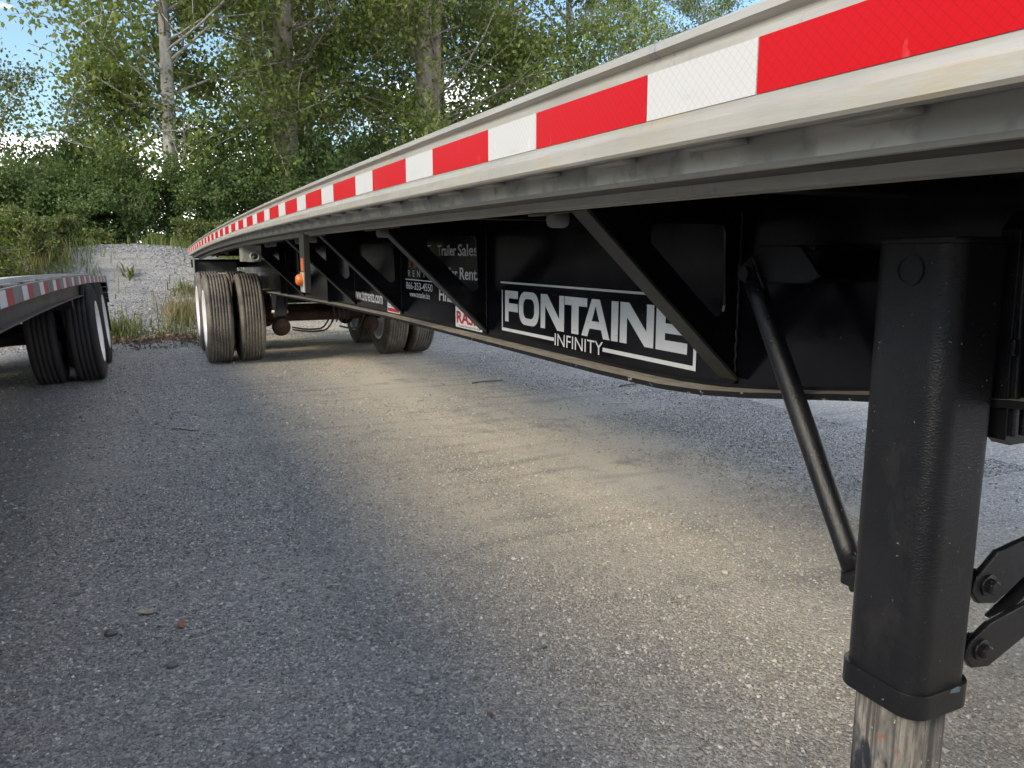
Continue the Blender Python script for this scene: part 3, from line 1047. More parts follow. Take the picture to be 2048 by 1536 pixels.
# ---- tie-down rings on the winch track
def tie_ring(yv):
    z0 = z_lip(yv) - 0.036
    m = MB().beam((0.680, yv - 0.012, z0 - 0.010), (0.790, yv + 0.012, z0 + 0.004), 0.050, 0.005)
    m.box(0.716, 0.724, yv - 0.014, yv + 0.014, z0 - 0.024, z0 - 0.006)
    m.box(0.745, 0.753, yv - 0.014, yv + 0.014, z0 - 0.024, z0 - 0.006)
    o = m.build("tie_down_bracket", MT['hook'], TR, bevel=0.002)
    MB().lathe([(-0.018, 0.003), (-0.018, 0.015), (-0.013, 0.017), (0.013, 0.017), (0.018, 0.015), (0.018, 0.003)], (0.7345, yv, z0 - 0.016), 'X', 16).build("strap_roller", MT['hook'], o)


for yv in (1.36, 2.62, 3.86, 4.24, 5.16, 5.42, 8.4, 9.6):
    tie_ring(yv)
rod = MB().tube([(0.80, yv, z_lip(yv) - 0.02) for yv in np.linspace(-2.9, 11.6, 24)], 0.006, 6)
rod.build("air_line", MT['dull'], TR)

# ---- marker lamp on its hanging post
pm = MB()
pm.box(0.598, 0.603, 3.345, 3.450, 1.045, z_lip(3.36) - 0.036)
pm.box(0.603, 0.622, 3.3455, 3.3495, 1.045, z_lip(3.36) - 0.044)
post = pm.build("lamp_post", MT['edge_grey'], TR, bevel=0.001)
MB().box(0.5955, 0.5978, 3.360, 3.415, 1.137, 1.190).build("orange_reflector", MT['orange'], post)
MB().box(0.5945, 0.5978, 3.350, 3.440, 1.047, 1.132).build("lamp_plate", MT['galv'], post)
lamp = MB().lathe([(0.0, 0.001), (-0.002, 0.014), (0.004, 0.022), (0.014, 0.026), (0.024, 0.026)], (0.5705, 3.40, 1.098), 'X', 20)
lamp.build("marker_lamp", MT['amber'], post)

# ---- galvanised winch under the rail near the wheels
wz = z_lip(6.3)
wm = MB()
for yy0 in (6.17, 6.42):
    loops = [[(0.655, 1.262), (0.785, 1.262), (0.785, 1.165), (0.770, 1.150), (0.680, 1.150), (0.660, 1.165)]]
    hole = [(0.735 + 0.026 * math.cos(-a * math.pi / 8), 1.192 + 0.026 * math.sin(-a * math.pi / 8)) for a in range(16)]
    wm.plate(loops + [hole], lambda a, b, q=yy0: (a, q, b), (0, 1, 0), 0.010)
wm.box(0.655, 0.785, 6.165, 6.425, 1.2622, 1.272)
for q in (6.20, 6.28, 6.36):
    wm.box(0.650, 0.658, q - 0.02, q + 0.02, 1.152, 1.258)
win = wm.build("strap_winch", MT['galv'], TR, bevel=0.002)
MB().lathe([(-0.035, 0.024), (-0.035, 0.037), (0.24, 0.037), (0.24, 0.024)], (0.735, 6.165, 1.192), 'Y', 20, closed=True).build("winch_drum", MT['galv'], win)

# ---- wheels
def tyre_prof(r, w, grooves=4):
    """closed profile across the tyre: (x, radius)"""
    h = w / 2
    p = [(-h * 0.86, r * 0.595), (-h * 0.97, r * 0.65), (-h, r * 0.78), (-h * 0.97, r * 0.90), (-h * 0.86, r * 0.972), (-h * 0.80, r * 0.988)]
    tw = h * 0.78
    gw, gd = 0.0036, 0.009
    p.append((-tw, r * 0.992))
    for i in range(grooves):
        c = -tw + 2 * tw * (i + 1) / (grooves + 1)
        cr = r * (1.0 - 0.006 * (c / tw) ** 2)
        p += [(c - gw, cr), (c - gw * 0.7, cr - gd), (c + gw * 0.7, cr - gd), (c + gw, cr)]
    p.append((tw, r * 0.992))
    p += [(h * 0.80, r * 0.988), (h * 0.86, r * 0.972), (h * 0.97, r * 0.90), (h, r * 0.78), (h * 0.97, r * 0.65), (h * 0.86, r * 0.595)]
    return p


def wheel(center, r, w, face, mat, parent, grooves=4):
    """face = -1: the disc's outer side looks towards -x"""
    hub = MB()
    hub.lathe([(-0.08, 0.001), (-0.08, 0.085), (0.08, 0.085), (0.08, 0.001)], center, 'X', 20)
    wh = hub.build("wheel", MT['dull'], parent)
    t = MB().lathe(tyre_prof(r, w, grooves), center, 'X', 72, closed=True)
    # sipes: shallow cross cuts on two ribs
    t.build("tyre", mat, wh)
    rr = r * 0.60
    s = face
    prof = [(-s * w * 0.36, rr * 0.93), (-s * w * 0.33, rr * 1.03), (-s * w * 0.30, rr * 0.96), (s * w * 0.36, rr * 0.95), (s * w * 0.44, rr * 1.02), (s * w * 0.485, rr * 1.075), (s * w * 0.492, rr * 1.06), (s * w * 0.485, rr * 1.0), (s * w * 0.44, rr * 0.95), (s * w * 0.20, rr * 0.90), (s * w * 0.12, rr * 0.80), (s * w * 0.10, rr * 0.55), (s * w * 0.14, rr * 0.45), (s * w * 0.30, rr * 0.40), (s * w * 0.36, rr * 0.30), (s * w * 0.37, 0.002)]
    MB().lathe(prof, center, 'X', 48).build("rim", MT['rim'], wh)
    return wh


RT = 0.497
TW = 0.275
for ay in (9.28, 10.53):
    for (xc, face) in ((S + 0.140, -1), (S + 0.475, 1), (MIRX - S - 0.475, -1), (MIRX - S - 0.140, 1)):
        wheel((xc, ay, RT), RT, TW, face, MT['tyre_dusty'], TR, 6)
    ax = MB().tube([(S + 0.35, ay, RT), (MIRX - S - 0.35, ay, RT)], 0.062, 16)
    ax.build("axle", MT['rust'], TR)
    for sx in (1, -1):
        xb = 1.315 if sx == 1 else MIRX - 1.315
        yb = ay - 0.40
        ch = MB().lathe([(0.0, 0.002), (0.0, 0.045), (0.012, 0.055), (0.016, 0.088), (0.05, 0.098), (0.075, 0.103), (0.082, 0.103), (0.09, 0.098), (0.13, 0.085), (0.16, 0.04), (0.16, 0.002)], (xb, yb, 0.40), 'Y', 28)
        ch.lathe([(-0.004, 0.002), (-0.004, 0.016), (0.002, 0.016)], (xb, yb, 0.40), 'Y', 14)
        cb = ch.build("brake_chamber", MT['rust'], TR)
        MB().tube([(xb, yb + 0.15, 0.40), (xb, ay - 0.02, 0.44)], 0.014, 8).build("push_rod", MT['dull'], cb)
        # leaf spring, hanger
        xs = 1.25 if sx == 1 else MIRX - 1.25
        sp = MB()
        for q in range(4):
            hl = 0.52 - 0.09 * q
            sp.sweep([(-0.04, 0), (0.04, 0), (0.04, 0.012), (-0.04, 0.012)], [(xs, ay + t * hl, 0.585 + 0.0125 * (3 - q) + 0.06 * t * t) for t in np.linspace(-1, 1, 9)])
        sp.build("leaf_spring", MT['rust'], TR)
for sx in (1, -1):
    for (ya, wy) in ((8.56, 0.14), (9.905, 0.20), (11.2, 0.14)):
        xs = 1.25 if sx == 1 else MIRX - 1.25
        hg = MB()
        zt = z_fl(ya) - 0.014
        for dx in (-0.055, 0.055):
            hg.plate([[(ya - wy - 0.06, zt), (ya + wy + 0.06, zt), (ya + wy * 0.6, 0.60), (ya + wy * 0.55, 0.545), (ya - wy * 0.55, 0.545), (ya - wy * 0.6, 0.60)]], lambda a, b, q=xs + dx: (q, a, b), (1, 0, 0), 0.010)
        hg.box(xs - 0.049, xs + 0.049, ya - wy * 0.7, ya - wy * 0.7 + 0.01, 0.56, zt - 0.002)
        hgo = hg.build("spring_hanger", MT['dull'], TR, bevel=0.001)
        MB().tube([(xs - 0.085, ya, 0.60), (xs + 0.085, ya, 0.60)], 0.018, 8).build("hanger_bolt", MT['galv'], hgo)
for i, (x0, x1, dz) in enumerate(((1.42, 1.90, 0.0), (1.42, 1.95, -0.05), (1.95, 2.28, -0.01))):
    pts = []
    for t in np.linspace(0, 1, 14):
        pts.append((x0 + (x1 - x0) * t, 8.85 + 0.1 * t, 0.40 + dz * 0.5 - 0.035 * math.sin(t * math.pi) + 0.26 * max(0, t - 0.72) ** 1.4 * 4))
    MB().tube(pts, 0.010, 8).build("air_hose", MT['hose'], TR)
for i in range(4):
    xh = 1.86 + 0.055 * i
    MB().tube([(xh, 8.86 + 0.02 * i, 0.84), (xh + 0.02, 8.84, 0.66), (xh + 0.045, 8.88, 0.50), (xh + 0.02, 8.95, 0.44)], 0.009, 7).build("air_hose", MT['hose'], TR)
tank = MB().lathe([(-0.35, 0.002), (-0.35, 0.07), (-0.31, 0.11), (0.31, 0.11), (0.35, 0.07), (0.35, 0.002)], (1.83, 8.2, 0.86), 'Y', 24)
tank.build("air_tank", MT['dull'], TR)
# rear cross sill above the tyres, mud flaps
sl = MB()
sl.box(S + 0.035, S + 0.57, 11.20, 11.215, 0.962, 1.105)
sl.box(S + 0.035, S + 0.57, 11.19, 11.20, 0.962, 0.985)
sl.box(S + 0.035, S + 0.57, 11.194, 11.20, 1.02, 1.03)
so = sl.build("fender_panel", MT['frame_grey'], TR)
MB().box(S + 0.020, S + 0.034, 11.12, 11.24, 0.935, z_lip(11.2) - 0.045).build("fender_bracket", MT['galv'], TR)
rs = MB().box(S + 0.02, MIRX - S - 0.02, 11.70, 11.76, z_lip(11.7) - 0.16, z_lip(11.7) - 0.045)
rs.build("rear_sill", MT['dull'], TR, bevel=0.004)
for xm in (S + 0.05, MIRX - S - 0.62):
    MB().box(xm, xm + 0.57, 11.72, 11.735, 0.30, 0.90).build("mud_flap", MT['hose'], TR)
MB().box(S + 0.5, MIRX - S - 0.5, 11.70, 11.78, 0.50, 0.60).build("bumper_bar", MT['dull'], TR, bevel=0.006)
for xm in (1.35, MIRX - 1.35):
    MB().box(xm - 0.04, xm + 0.04, 11.69, 11.697, 0.60, 0.95).build("bumper_post", MT['dull'], TR)

# ---- landing gear
def round_sq(x0, x1, y0, y1, r, n=5):
    pts = []
    for (cx, cy, a0) in ((x1 - r, y1 - r, 0), (x0 + r, y1 - r, 90), (x0 + r, y0 + r, 180), (x1 - r, y0 + r, 270)):
        for i in range(n + 1):
            a = R(a0 + 90 * i / n)
            pts.append((cx + r * math.cos(a), cy + r * math.sin(a)))
    return pts


def prism(m, pts, z0, z1, smooth=True, mi=0):
    n = len(pts)
    v = [(a, b, z) for z in (z0, z1) for a, b in pts]
    f = [(i, (i + 1) % n, n + (i + 1) % n, n + i) for i in range(n)]
    m.add(v, f, mi, smooth)
    o = len(m.v) - len(v)
    m.f.append(tuple(o + i for i in range(n - 1, -1, -1))); m.m.append(mi); m.s.append(False)
    m.f.append(tuple(o + n + i for i in range(n))); m.m.append(mi); m.s.append(False)
    return m


def landing_leg(mx):
    """mx maps an x of the left leg to the wanted side"""
    X = lambda a, b: (min(mx(a), mx(b)), max(mx(a), mx(b)))
    x0, x1 = X(1.026, 1.158)
    leg = prism(MB(), round_sq(x0, x1, 0.726, 0.870, 0.033, 10), 0.50, 1.222).build("landing_leg", MT['black'], TR, wn_=True)
    b0, b1 = X(1.0195, 1.1645)
    prism(MB(), round_sq(b0, b1, 0.7195, 0.8765, 0.037, 10), 0.489, 0.530).build("leg_collar", MT['black'], leg, bevel=0.0015, wn_=True)
    t0, t1 = X(1.0255, 1.1585)
    prism(MB(), round_sq(t0, t1, 0.7255, 0.8705, 0.033, 8), 1.2225, 1.232).build("leg_cap", MT['black'], leg, bevel=0.002)
    # fluted inner leg
    i0, i1 = X(1.038, 1.147)
    pts = round_sq(i0, i1, 0.739, 0.858, 0.034, 10)
    cx, cy = (i0 + i1) / 2, 0.7985
    pp = []
    for k in range(len(pts)):
        a, b = pts[k]; a2, b2 = pts[(k + 1) % len(pts)]
        L = math.hypot(a2 - a, b2 - b); q = max(1, int(L / 0.006))
        for j in range(q):
            t = j / q
            pp.append((a + (a2 - a) * t, b + (b2 - b) * t))
    fl = []
    for k, (a, b) in enumerate(pp):
        d = 0.0022 * math.sin(k * 0.9) + 0.0010 * math.sin(k * 0.37)
        v = Vector((a - cx, b - cy)); L = v.length
        v = v * ((L + d) / L)
        fl.append((cx + v.x, cy + v.y))
    prism(MB(), fl, 0.03, 0.489).build("inner_leg", MT['rustleg'], leg)
    f0, f1 = X(0.98, 1.21)
    prism(MB(), round_sq(f0, f1, 0.66, 0.94, 0.03, 5), 0.0, 0.028, False).build("foot_pad", MT['rustleg'], leg, bevel=0.004)
    s = 1 if mx(1) == 1 else -1
    MB().lathe([(0.0, 0.024), (-0.002 * s, 0.0235), (-0.002 * s, 0.019), (0.0002 * s, 0.0185), (0.0002 * s, 0.001)], (mx(1.0252), 0.798, 1.184), 'X', 24, smooth=False).build("leg_plug", MT['black'], leg)
    return leg


legL = landing_leg(lambda a: a)
legR = landing_leg(lambda a: MIRX - a)
# scuffed bare spot on the collar
MB().add([(1.098, 0.7189, 0.524), (1.121, 0.7189, 0.521), (1.123, 0.7189, 0.529), (1.116, 0.7189, 0.532), (1.099, 0.7189, 0.530)], [(0, 1, 2, 3, 4)]).build("paint_chip", MT['bare'], legL, fix=False)
# slender box on the leg's front face
MB().box(1.162, 1.206, 0.717, 0.7245, 1.056, 1.082).build("gear_cover", MT['black'], legL, bevel=0.002)
# brackets fixing the legs to the beam
for fx in ((lambda a: a), (lambda a: MIRX - a)):
    for (za, zb) in ((1.13, 1.20), (1.00, 1.07)):
        a, b = sorted((fx(1.159), fx(1.245)))
        MB().box(a, b, 0.760, 0.850, za, zb).build("leg_mount", MT['black'], TR, bevel=0.003)
# slanting brace with its bracket
bt = MB()
a = Vector((1.120, 1.236, 1.165)); b = Vector((1.087, 0.905, 0.660))
pts = [a.lerp(b, t) for t in np.linspace(0.03, 1, 14)]
bt.tube(pts, 0.0205, 18)
brace = bt.build("leg_brace", MT['black'], TR)
ta = MB()
d = (b - a).normalized()
ta.beam(a - d * 0.035, a + d * 0.045, 0.046, 0.010, (1, 0, 0))
ta.build("brace_end", MT['black'], brace, bevel=0.004)
MB().beam(b - d * 0.03, b + d * 0.035, 0.044, 0.014, (1, 0, 0)).build("brace_end", MT['black'], brace, bevel=0.004)
hx = MB().lathe([(0.0, 0.001), (0.0, 0.016), (0.012, 0.017), (0.012, 0.022), (0.016, 0.022)], (1.096, 1.236, 1.168), 'X', 6, smooth=False)
hx.build("brace_bolt", MT['black'], brace)
br = MB()
br.plate([[(1.275, 1.168), (1.225, 1.226), (1.115, 1.222), (1.062, 1.166), (1.100, 1.152), (1.210, 1.150)]], lambda p, q: (1.131, p, q), (1, 0, 0), 0.010)
br.box(1.137, XW - 0.0045, 1.09, 1.23, 1.214, 1.224)
br.box(1.137, XW - 0.0045, 1.09, 1.23, 1.152, 1.162)
br.build("brace_bracket", MT['black'], TR, bevel=0.003)
# lug where the brace meets the leg
MB().box(1.075, 1.099, 0.8715, 0.925, 0.63, 0.69).build("brace_lug", MT['black'], legL, bevel=0.004)

# cross braces between the legs: two lugs with hexagon bolts
def lug_and_arm(zc, tilt, up):
    m = MB()
    m.plate([[(1.1585, zc + 0.034), (1.195, zc + 0.026), (1.245, zc + 0.020), (1.262, zc), (1.245, zc - 0.026), (1.1585, zc - 0.032)]], lambda p, q: (p, 0.790, q), (0, 1, 0), 0.012)
    lug = m.build("cross_lug", MT['black'], legL, bevel=0.003)
    a = Vector((1.245, 0.774, zc - 0.004)); b2 = Vector((MIRX - 1.245, 0.774, zc - 0.004 + tilt))
    q = MB()
    q.plate([[(1.205, zc - 0.012), (1.215, zc + 0.016), (1.262, zc + 0.040 * up + 0.012), (1.36, zc + 0.036 + 0.03 * up), (1.46, zc + 0.034 + tilt * .2), (1.46, zc - 0.02 + tilt * .2), (1.36, zc - 0.030 + 0.03 * max(up, 0)), (1.27, zc - 0.042), (1.225, zc - 0.034)]], lambda p, r_: (p, 0.774, r_), (0, 1, 0), 0.012)
    q.beam((1.44, 0.774, zc + 0.007 + tilt * .2), b2, 0.008, 0.054, (0, 0, 1))
    q.beam((1.30, 0.790, zc + 0.030), (1.44, 0.792, zc + 0.034 + tilt * .2), 0.030, 0.006, (0, 0, 1))
    arm = q.build("cross_brace", MT['black'], TR, bevel=0.003)
    n6 = MB()
    n6.lathe([(0.0, 0.014), (-0.012, 0.014), (-0.015, 0.011), (-0.015, 0.001)], (1.243, 0.7675, zc - 0.004), 'Y', 6, smooth=False)
    n6.lathe([(0.0005, 0.001), (0.0005, 0.019), (0.004, 0.019)], (1.243, 0.7635, zc - 0.004), 'Y', 20)
    n6.build("hex_bolt", MT['black'], arm, bevel=0.001)


lug_and_arm(0.662, -0.02, 1)
lug_and_arm(0.545, 0.34, 0.7)
MB().tube([(1.15, 0.79, 1.10), (MIRX - 1.15, 0.79, 1.10)], 0.016, 10).build("cross_shaft", MT['black'], TR)
# cast gear housing behind the leg
gp = [(1.1615, 1.243), (1.166, 1.078), (1.178, 0.924), (1.190, 0.915), (1.226, 0.915), (1.234, 0.924), (1.2445, 0.955), (1.2445, 1.262), (1.190, 1.272)]
hol = []
for (cx, cz, rr) in ((1.222, 1.148, 0.0215), (1.220, 1.086, 0.0215)):
    hol.append([(cx + rr * math.cos(-t * math.pi / 12), cz + rr * math.sin(-t * math.pi / 12)) for t in range(24)])
gh = MB().plate([gp] + hol, lambda p, q: (p, 0.74, q), (0, 1, 0), 0.030)
gho = gh.build("gear_housing", MT['black'], TR, bevel=0.004, segs=3)
gr = MB()
gr.beam((1.168, 0.722, 1.22), (1.189, 0.722, 0.930), 0.012, 0.012, (1, 0, 0))
gr.beam((1.202, 0.722, 1.04), (1.212, 0.722, 0.930), 0.012, 0.010, (1, 0, 0))
gr.build("housing_rib", MT['black'], gho, bevel=0.003)
for (cx, cz, rr) in ((1.222, 1.148, 0.0215), (1.220, 1.086, 0.0215)):
    MB().lathe([(0, rr * 0.6), (-0.008, rr * 0.6), (-0.008, rr * 0.9), (0.02, rr * 0.9), (0.02, 0.001)], (cx, 0.735, cz), 'Y', 24).build("housing_boss", MT['black'], gho)
# the trailer's front end
MB().box(S + 0.01, MIRX - S - 0.01, -3.06, -3.001, z_lip(-3) - 0.05, z_lip(-3) + 0.12).build("front_sill", MT['alu'], TR, bevel=0.006)

# ------------------------------------------------------------------ the left trailer
LX = -0.430                                # its right side
L0 = Vector((LX, 8.54, 0.0))
TL = empty("step_deck_trailer", L0)
tag(TL, "low grey flatbed trailer with faded tape on an open rub rail and black dual tyres", "trailer")


def zl(y):
    return 1.045 - 0.0023 * (y - 3.0) ** 2


yl = np.linspace(-2.5, 11.2, 46)
rub = MB().sweep([(-0.012, -0.036), (0.0, -0.036), (0.0, 0.036), (-0.012, 0.036)], [(LX, y, zl(y)) for y in yl]).build("rub_rail", MT['grey_alu'], TL, bevel=0.002)
yy = 3.36 - 0.60 * 9
while yy < 11.0:
    for (a, b, mt, nm) in ((0.0, 0.165, 'oldwhite', 'white_tape'), (0.165, 0.34, 'oldred', 'red_tape')):
        if yy + b < 11.15:
            MB().sweep([(0.0004, -0.0335), (0.0014, -0.0335), (0.0014, 0.030), (0.0004, 0.030)], [(LX, q, zl(q)) for q in (yy + a, yy + b)]).build(nm, MT[mt], rub)
    yy += 0.60
MB().sweep([(0.0, -0.150), (0.05, -0.150), (0.05, -0.142), (0.008, -0.142), (0.008, 0.030), (0.05, 0.030), (0.05, 0.040), (0.0, 0.040)], [(LX - 0.125, y, zl(y)) for y in yl]).build("side_frame", MT['frame_grey'], TL)
sp0 = MB().box(-0.055, 0.055, -0.035, 0.035, -0.050, 0.034).build("stake_pocket", MT['frame_grey'], TL, bevel=0.002)
yy = 3.40 - 0.60 * 9; first = True
while yy < 11.1:
    c = sp0 if first else copy_part(sp0, (0, 0, 0), TL)
    first = False
    c.location = Vector((LX - 0.069, yy, zl(yy))) - wpos(TL)
    yy += 0.60
# deck planks
n_pl = 8
w_pl = 2.33 / n_pl
for i in range(n_pl):
    x0 = LX - 0.13 - (i + 1) * w_pl
    MB().sweep([(0, 0.030), (w_pl - 0.006, 0.030), (w_pl - 0.006, 0.062), (0, 0.062)], [(x0, y, zl(y)) for y in yl]).build("deck_plank", MT['plank'], TL)
MB().sweep([(-0.012, -0.036), (0.0, -0.036), (0.0, 0.036), (-0.012, 0.036)], [(LX - 2.58, y, zl(y)) for y in yl]).build("rub_rail", MT['grey_alu'], TL)
for xb in (LX - 0.78, LX - 1.80):
    MB().sweep([(-0.07, -0.30), (0.07, -0.30), (0.07, -0.285), (0.006, -0.285), (0.006, -0.12), (-0.006, -0.12), (-0.006, -0.285), (-0.07, -0.285)], [(xb, y, zl(y)) for y in yl]).build("main_beam", MT['dull'], TL)
c0 = MB().box(LX - 2.44, LX - 0.13, -0.03, 0.03, -0.115, -0.005).build("cross_member", MT['dull'], TL)
for i, yv in enumerate(np.arange(-1.95, 11.2, 0.6)):
    c = c0 if i == 0 else copy_part(c0, (0, 0, 0), TL)
    c.location = Vector((LX - 1.285, yv, zl(yv) - 0.03)) - wpos(TL)
RL = 0.465
for ay in (8.54, 9.79):
    for (xo, face) in ((0.130, 1), (0.465, -1), (2.58 - 0.465, 1), (2.58 - 0.130, -1)):
        wheel((LX - xo, ay, RL), RL, 0.255, face, MT['tyre_clean'], TL, 4)
    MB().tube([(LX - 0.3, ay, RL), (LX - 2.28, ay, RL)], 0.06, 14).build("axle", MT['dull'], TL)
# amber lamp on its bracket, air bag, hub pipe
lp = MB().box(LX - 0.16, LX - 0.10, 3.32, 3.33, 0.78, 0.90).build("lamp_bracket", MT['frame_grey'], TL)
MB().lathe([(0.0, 0.001), (-0.002, 0.020), (0.008, 0.028), (0.028, 0.03)], (LX - 0.075, 3.31, 0.865), 'X', 16).build("marker_lamp", MT['amber'], lp)
bag = MB()
prof = []
for i in range(9):
    prof += [(i * 0.022, 0.070), (i * 0.022 + 0.011, 0.078)]
prof = [(0, 0.002), (0.0, 0.06)] + prof + [(0.19, 0.06), (0.19, 0.002)]
bag.lathe(prof, (LX - 0.32, 7.72, 0.82), 'X', 20)
bag.build("strap_reel", MT['dull'], TL)
# fenders over the tyres and tail lamps at the rear end
tlb = MB().box(LX - 0.30, LX - 0.01, 11.21, 11.29, 0.60, 0.86).build("tail_lamp_box", MT['dull'], TL, bevel=0.006)
for q in (0.66, 0.73, 0.80):
    MB().box(LX - 0.28, LX - 0.006, 11.205, 11.296, q - 0.003, q + 0.003).build("lamp_trim", MT['galv'], tlb)
MB().box(LX - 0.62, LX - 0.03, 11.10, 11.112, 0.24, 0.72).build("mud_flap", MT['hose'], TL)
MB().box(LX - 2.58, LX, -2.56, -2.502, zl(-2.5) - 0.16, zl(-2.5) + 0.036).build("front_sill", MT['frame_grey'], TL, bevel=0.004)
MB().box(LX - 2.58, LX, 11.21, 11.26, zl(11.2) - 0.14, zl(11.2) + 0.05).build("rear_sill", MT['frame_grey'], TL, bevel=0.004)
MB().box(LX - 2.40, LX - 2.30, 0.0, 0.12, -0.1, 0.9).build("landing_leg", MT['dull'], TL, bevel=0.01)
MB().box(LX - 0.76, LX - 0.64, 0.0, 0.12, -0.05, 0.9).build("landing_leg", MT['dull'], TL, bevel=0.01)
TL.rotation_euler = (0, R(-4.0), 0)


# ------------------------------------------------------------------ trees
def leaf_arrays(anch, size, r, droop=0.5):
    n = len(anch)
    a = r.normal(0, 1, (n, 3)); a[:, 2] -= droop
    a /= np.linalg.norm(a, axis=1)[:, None]
    nn = r.normal(0, 0.75, (n, 3)); nn[:, 2] += 0.75
    b = np.cross(a, nn); b /= (np.linalg.norm(b, axis=1)[:, None] + 1e-9)
    nrm = np.cross(b, a)
    L = size * r.uniform(0.65, 1.3, n)[:, None]
    v = np.stack([anch, anch + a * L * 0.42 + b * L * 0.34 + nrm * L * 0.10, anch + a * L, anch + a * L * 0.42 - b * L * 0.34 + nrm * L * 0.10], 1)
    f = np.arange(n * 4).reshape(n, 4)
    return v.reshape(-1, 3), f


def limb(p0, az, el, L, r, bend=0.25, n=6):
    pts = [np.array(p0, float)]
    d = np.array([math.cos(az) * math.cos(el), math.sin(az) * math.cos(el), math.sin(el)])
    for i in range(n):
        d = d + r.normal(0, 0.12, 3) + np.array([0, 0, bend * 0.12])
        d /= np.linalg.norm(d)
        pts.append(pts[-1] + d * L / n)
    return np.array(pts)


def make_tree(seed, H, Rc, rad, z_first, n_limb, n_leaf, lsize, fork=None, shape=1.0, lean=(0, 0), spread=0.28, droop=0.5, clear=0.0):
    """returns (trunk MB, leaf verts, faces), base at the origin"""
    r = np.random.default_rng(seed)
    m = MB()
    stems = []
    k = 10
    def stem(off, tilt, h, rr, z0=0.0):
        pts = []
        for i in range(k + 1):
            t = i / k
            pts.append((off[0] + tilt[0] * t * h + 0.05 * math.sin(t * 5 + seed), off[1] + tilt[1] * t * h + 0.05 * math.cos(t * 4 + seed), z0 + h * t))
        m.tube(pts, [rr * (1 - 0.86 * (i / k) ** 0.9) * (1.35 if i == 0 else 1) for i in range(k + 1)], 9)
        stems.append(np.array(pts))
    stem((0, 0), lean, H, rad)
    if fork:
        stem((0.05, 0), fork, H * 0.85, rad * 0.8, 0.3)
    anch = []
    for i in range(n_limb):
        sp = stems[i % len(stems)]
        t = (i + r.uniform(0, 1)) / n_limb
        z = z_first + (H * 0.97 - z_first) * t
        tt = min(max(z / H, 0.02), 0.98) * k
        j = int(tt); p0 = sp[j] + (sp[min(j + 1, k)] - sp[j]) * (tt - j)
        az = r.uniform(0, 6.283)
        prof = math.sin(math.pi * (0.16 + 0.80 * t)) ** shape
        L = Rc * (0.45 + 0.65 * prof) * r.uniform(0.7, 1.2)
        el = R(r.uniform(5, 30) + 30 * t)
        pts = limb(p0, az, el, L, r)
        m.tube(pts, [min(rad, 0.2) * 0.16 * (1 - 0.8 * q / 6) * (0.5 + 0.5 * L / Rc) for q in range(7)], 5, caps=False)
        for q in range(int(5 + 4 * L / Rc)):
            s = r.uniform(0.25, 1.0)
            u = s * 6; jj = min(int(u), 5)
            b0 = pts[jj] + (pts[jj + 1] - pts[jj]) * (u - jj)
            tw = limb(b0, az + r.normal(0, 1.1), el + r.normal(-0.1, 0.5), L * r.uniform(0.18, 0.42), r, -0.3, 4)
            m.tube(tw, [0.012, 0.010, 0.008, 0.006, 0.004], 4, caps=False)
            anch.append(tw)
    tw = np.array(anch)                       # (T,5,3)
    T = len(tw)
    w = r.gamma(1.6, 1.0, T); w /= w.sum()
    ti = r.choice(T, n_leaf, p=w)
    u = r.uniform(0.3, 4, n_leaf); j = np.minimum(u.astype(int), 3)
    base = tw[ti, j] + (tw[ti, j + 1] - tw[ti, j]) * (u - j)[:, None]
    base = base + r.normal(0, spread, (n_leaf, 3)) * np.array([1, 1, 0.7])
    if clear:                                  # most leaves on the camera side of the stem removed to show it
        cx = np.interp(base[:, 2], stems[0][:, 2], stems[0][:, 0])
        near = (np.abs(base[:, 0] - cx) < clear) & (base[:, 1] < 0.3) & (r.uniform(0, 1, n_leaf) < 0.8)
        base = base[~near]
    v, f = leaf_arrays(base, lsize, r, droop)
    return m, v, f


def tree_proto(name, args, bark, leaf):
    m, v, f = make_tree(**args)
    root = empty(name, (0, 0, 0))
    trunk = m.build("trunk", bark, root, fix=False)
    me = np_mesh("crown", v, f.ravel(), np.full(len(f), 4), leaf)
    crown = bpy.data.objects.new("crown", me)
    col.objects.link(crown); crown.parent = root
    return root


def copy_tree(root, name=None):
    c = root.copy(); col.objects.link(c)
    for ch in list(root.children):
        d = ch.copy(); col.objects.link(d); d.parent = c
    return c


def plant(o, x, y, rz, s, label, cat, group):
    o.location = (x, y, float(height(x, y)) - 0.05)
    o.rotation_euler = (0, 0, rz)
    o.scale = (s, s, s)
    tag(o, label, cat, group)


cotton1 = tree_proto("cottonwood_tree", dict(seed=11, H=11.5, Rc=3.1, rad=0.19, z_first=1.6, n_limb=60, n_leaf=40000, lsize=0.115, clear=0.30), MT['bark_birch'], MT['leaf_a'])
cotton2 = tree_proto("cottonwood_tree", dict(seed=23, H=12.5, Rc=3.3, rad=0.34, z_first=1.4, n_limb=64, n_leaf=40000, lsize=0.115, clear=0.42), MT['bark_dark'], MT['leaf_a'])
cotton3 = tree_proto("cottonwood_tree", dict(seed=35, H=12.5, Rc=3.6, rad=0.34, z_first=1.6, n_limb=66, n_leaf=41000, lsize=0.115, fork=(0.07, 0.02), clear=0.5), MT['bark_dark'], MT['leaf_a'])
birch1 = tree_proto("birch_tree", dict(seed=47, H=5.6, Rc=1.6, rad=0.10, z_first=0.7, n_limb=40, n_leaf=6500, lsize=0.095, spread=0.22), MT['bark_birch'], MT['leaf_b'])
birch2 = tree_proto("birch_tree", dict(seed=59, H=13.0, Rc=3.0, rad=0.15, z_first=2.5, n_limb=60, n_leaf=22000, lsize=0.11, spread=0.25), MT['bark_birch'], MT['leaf_b'])
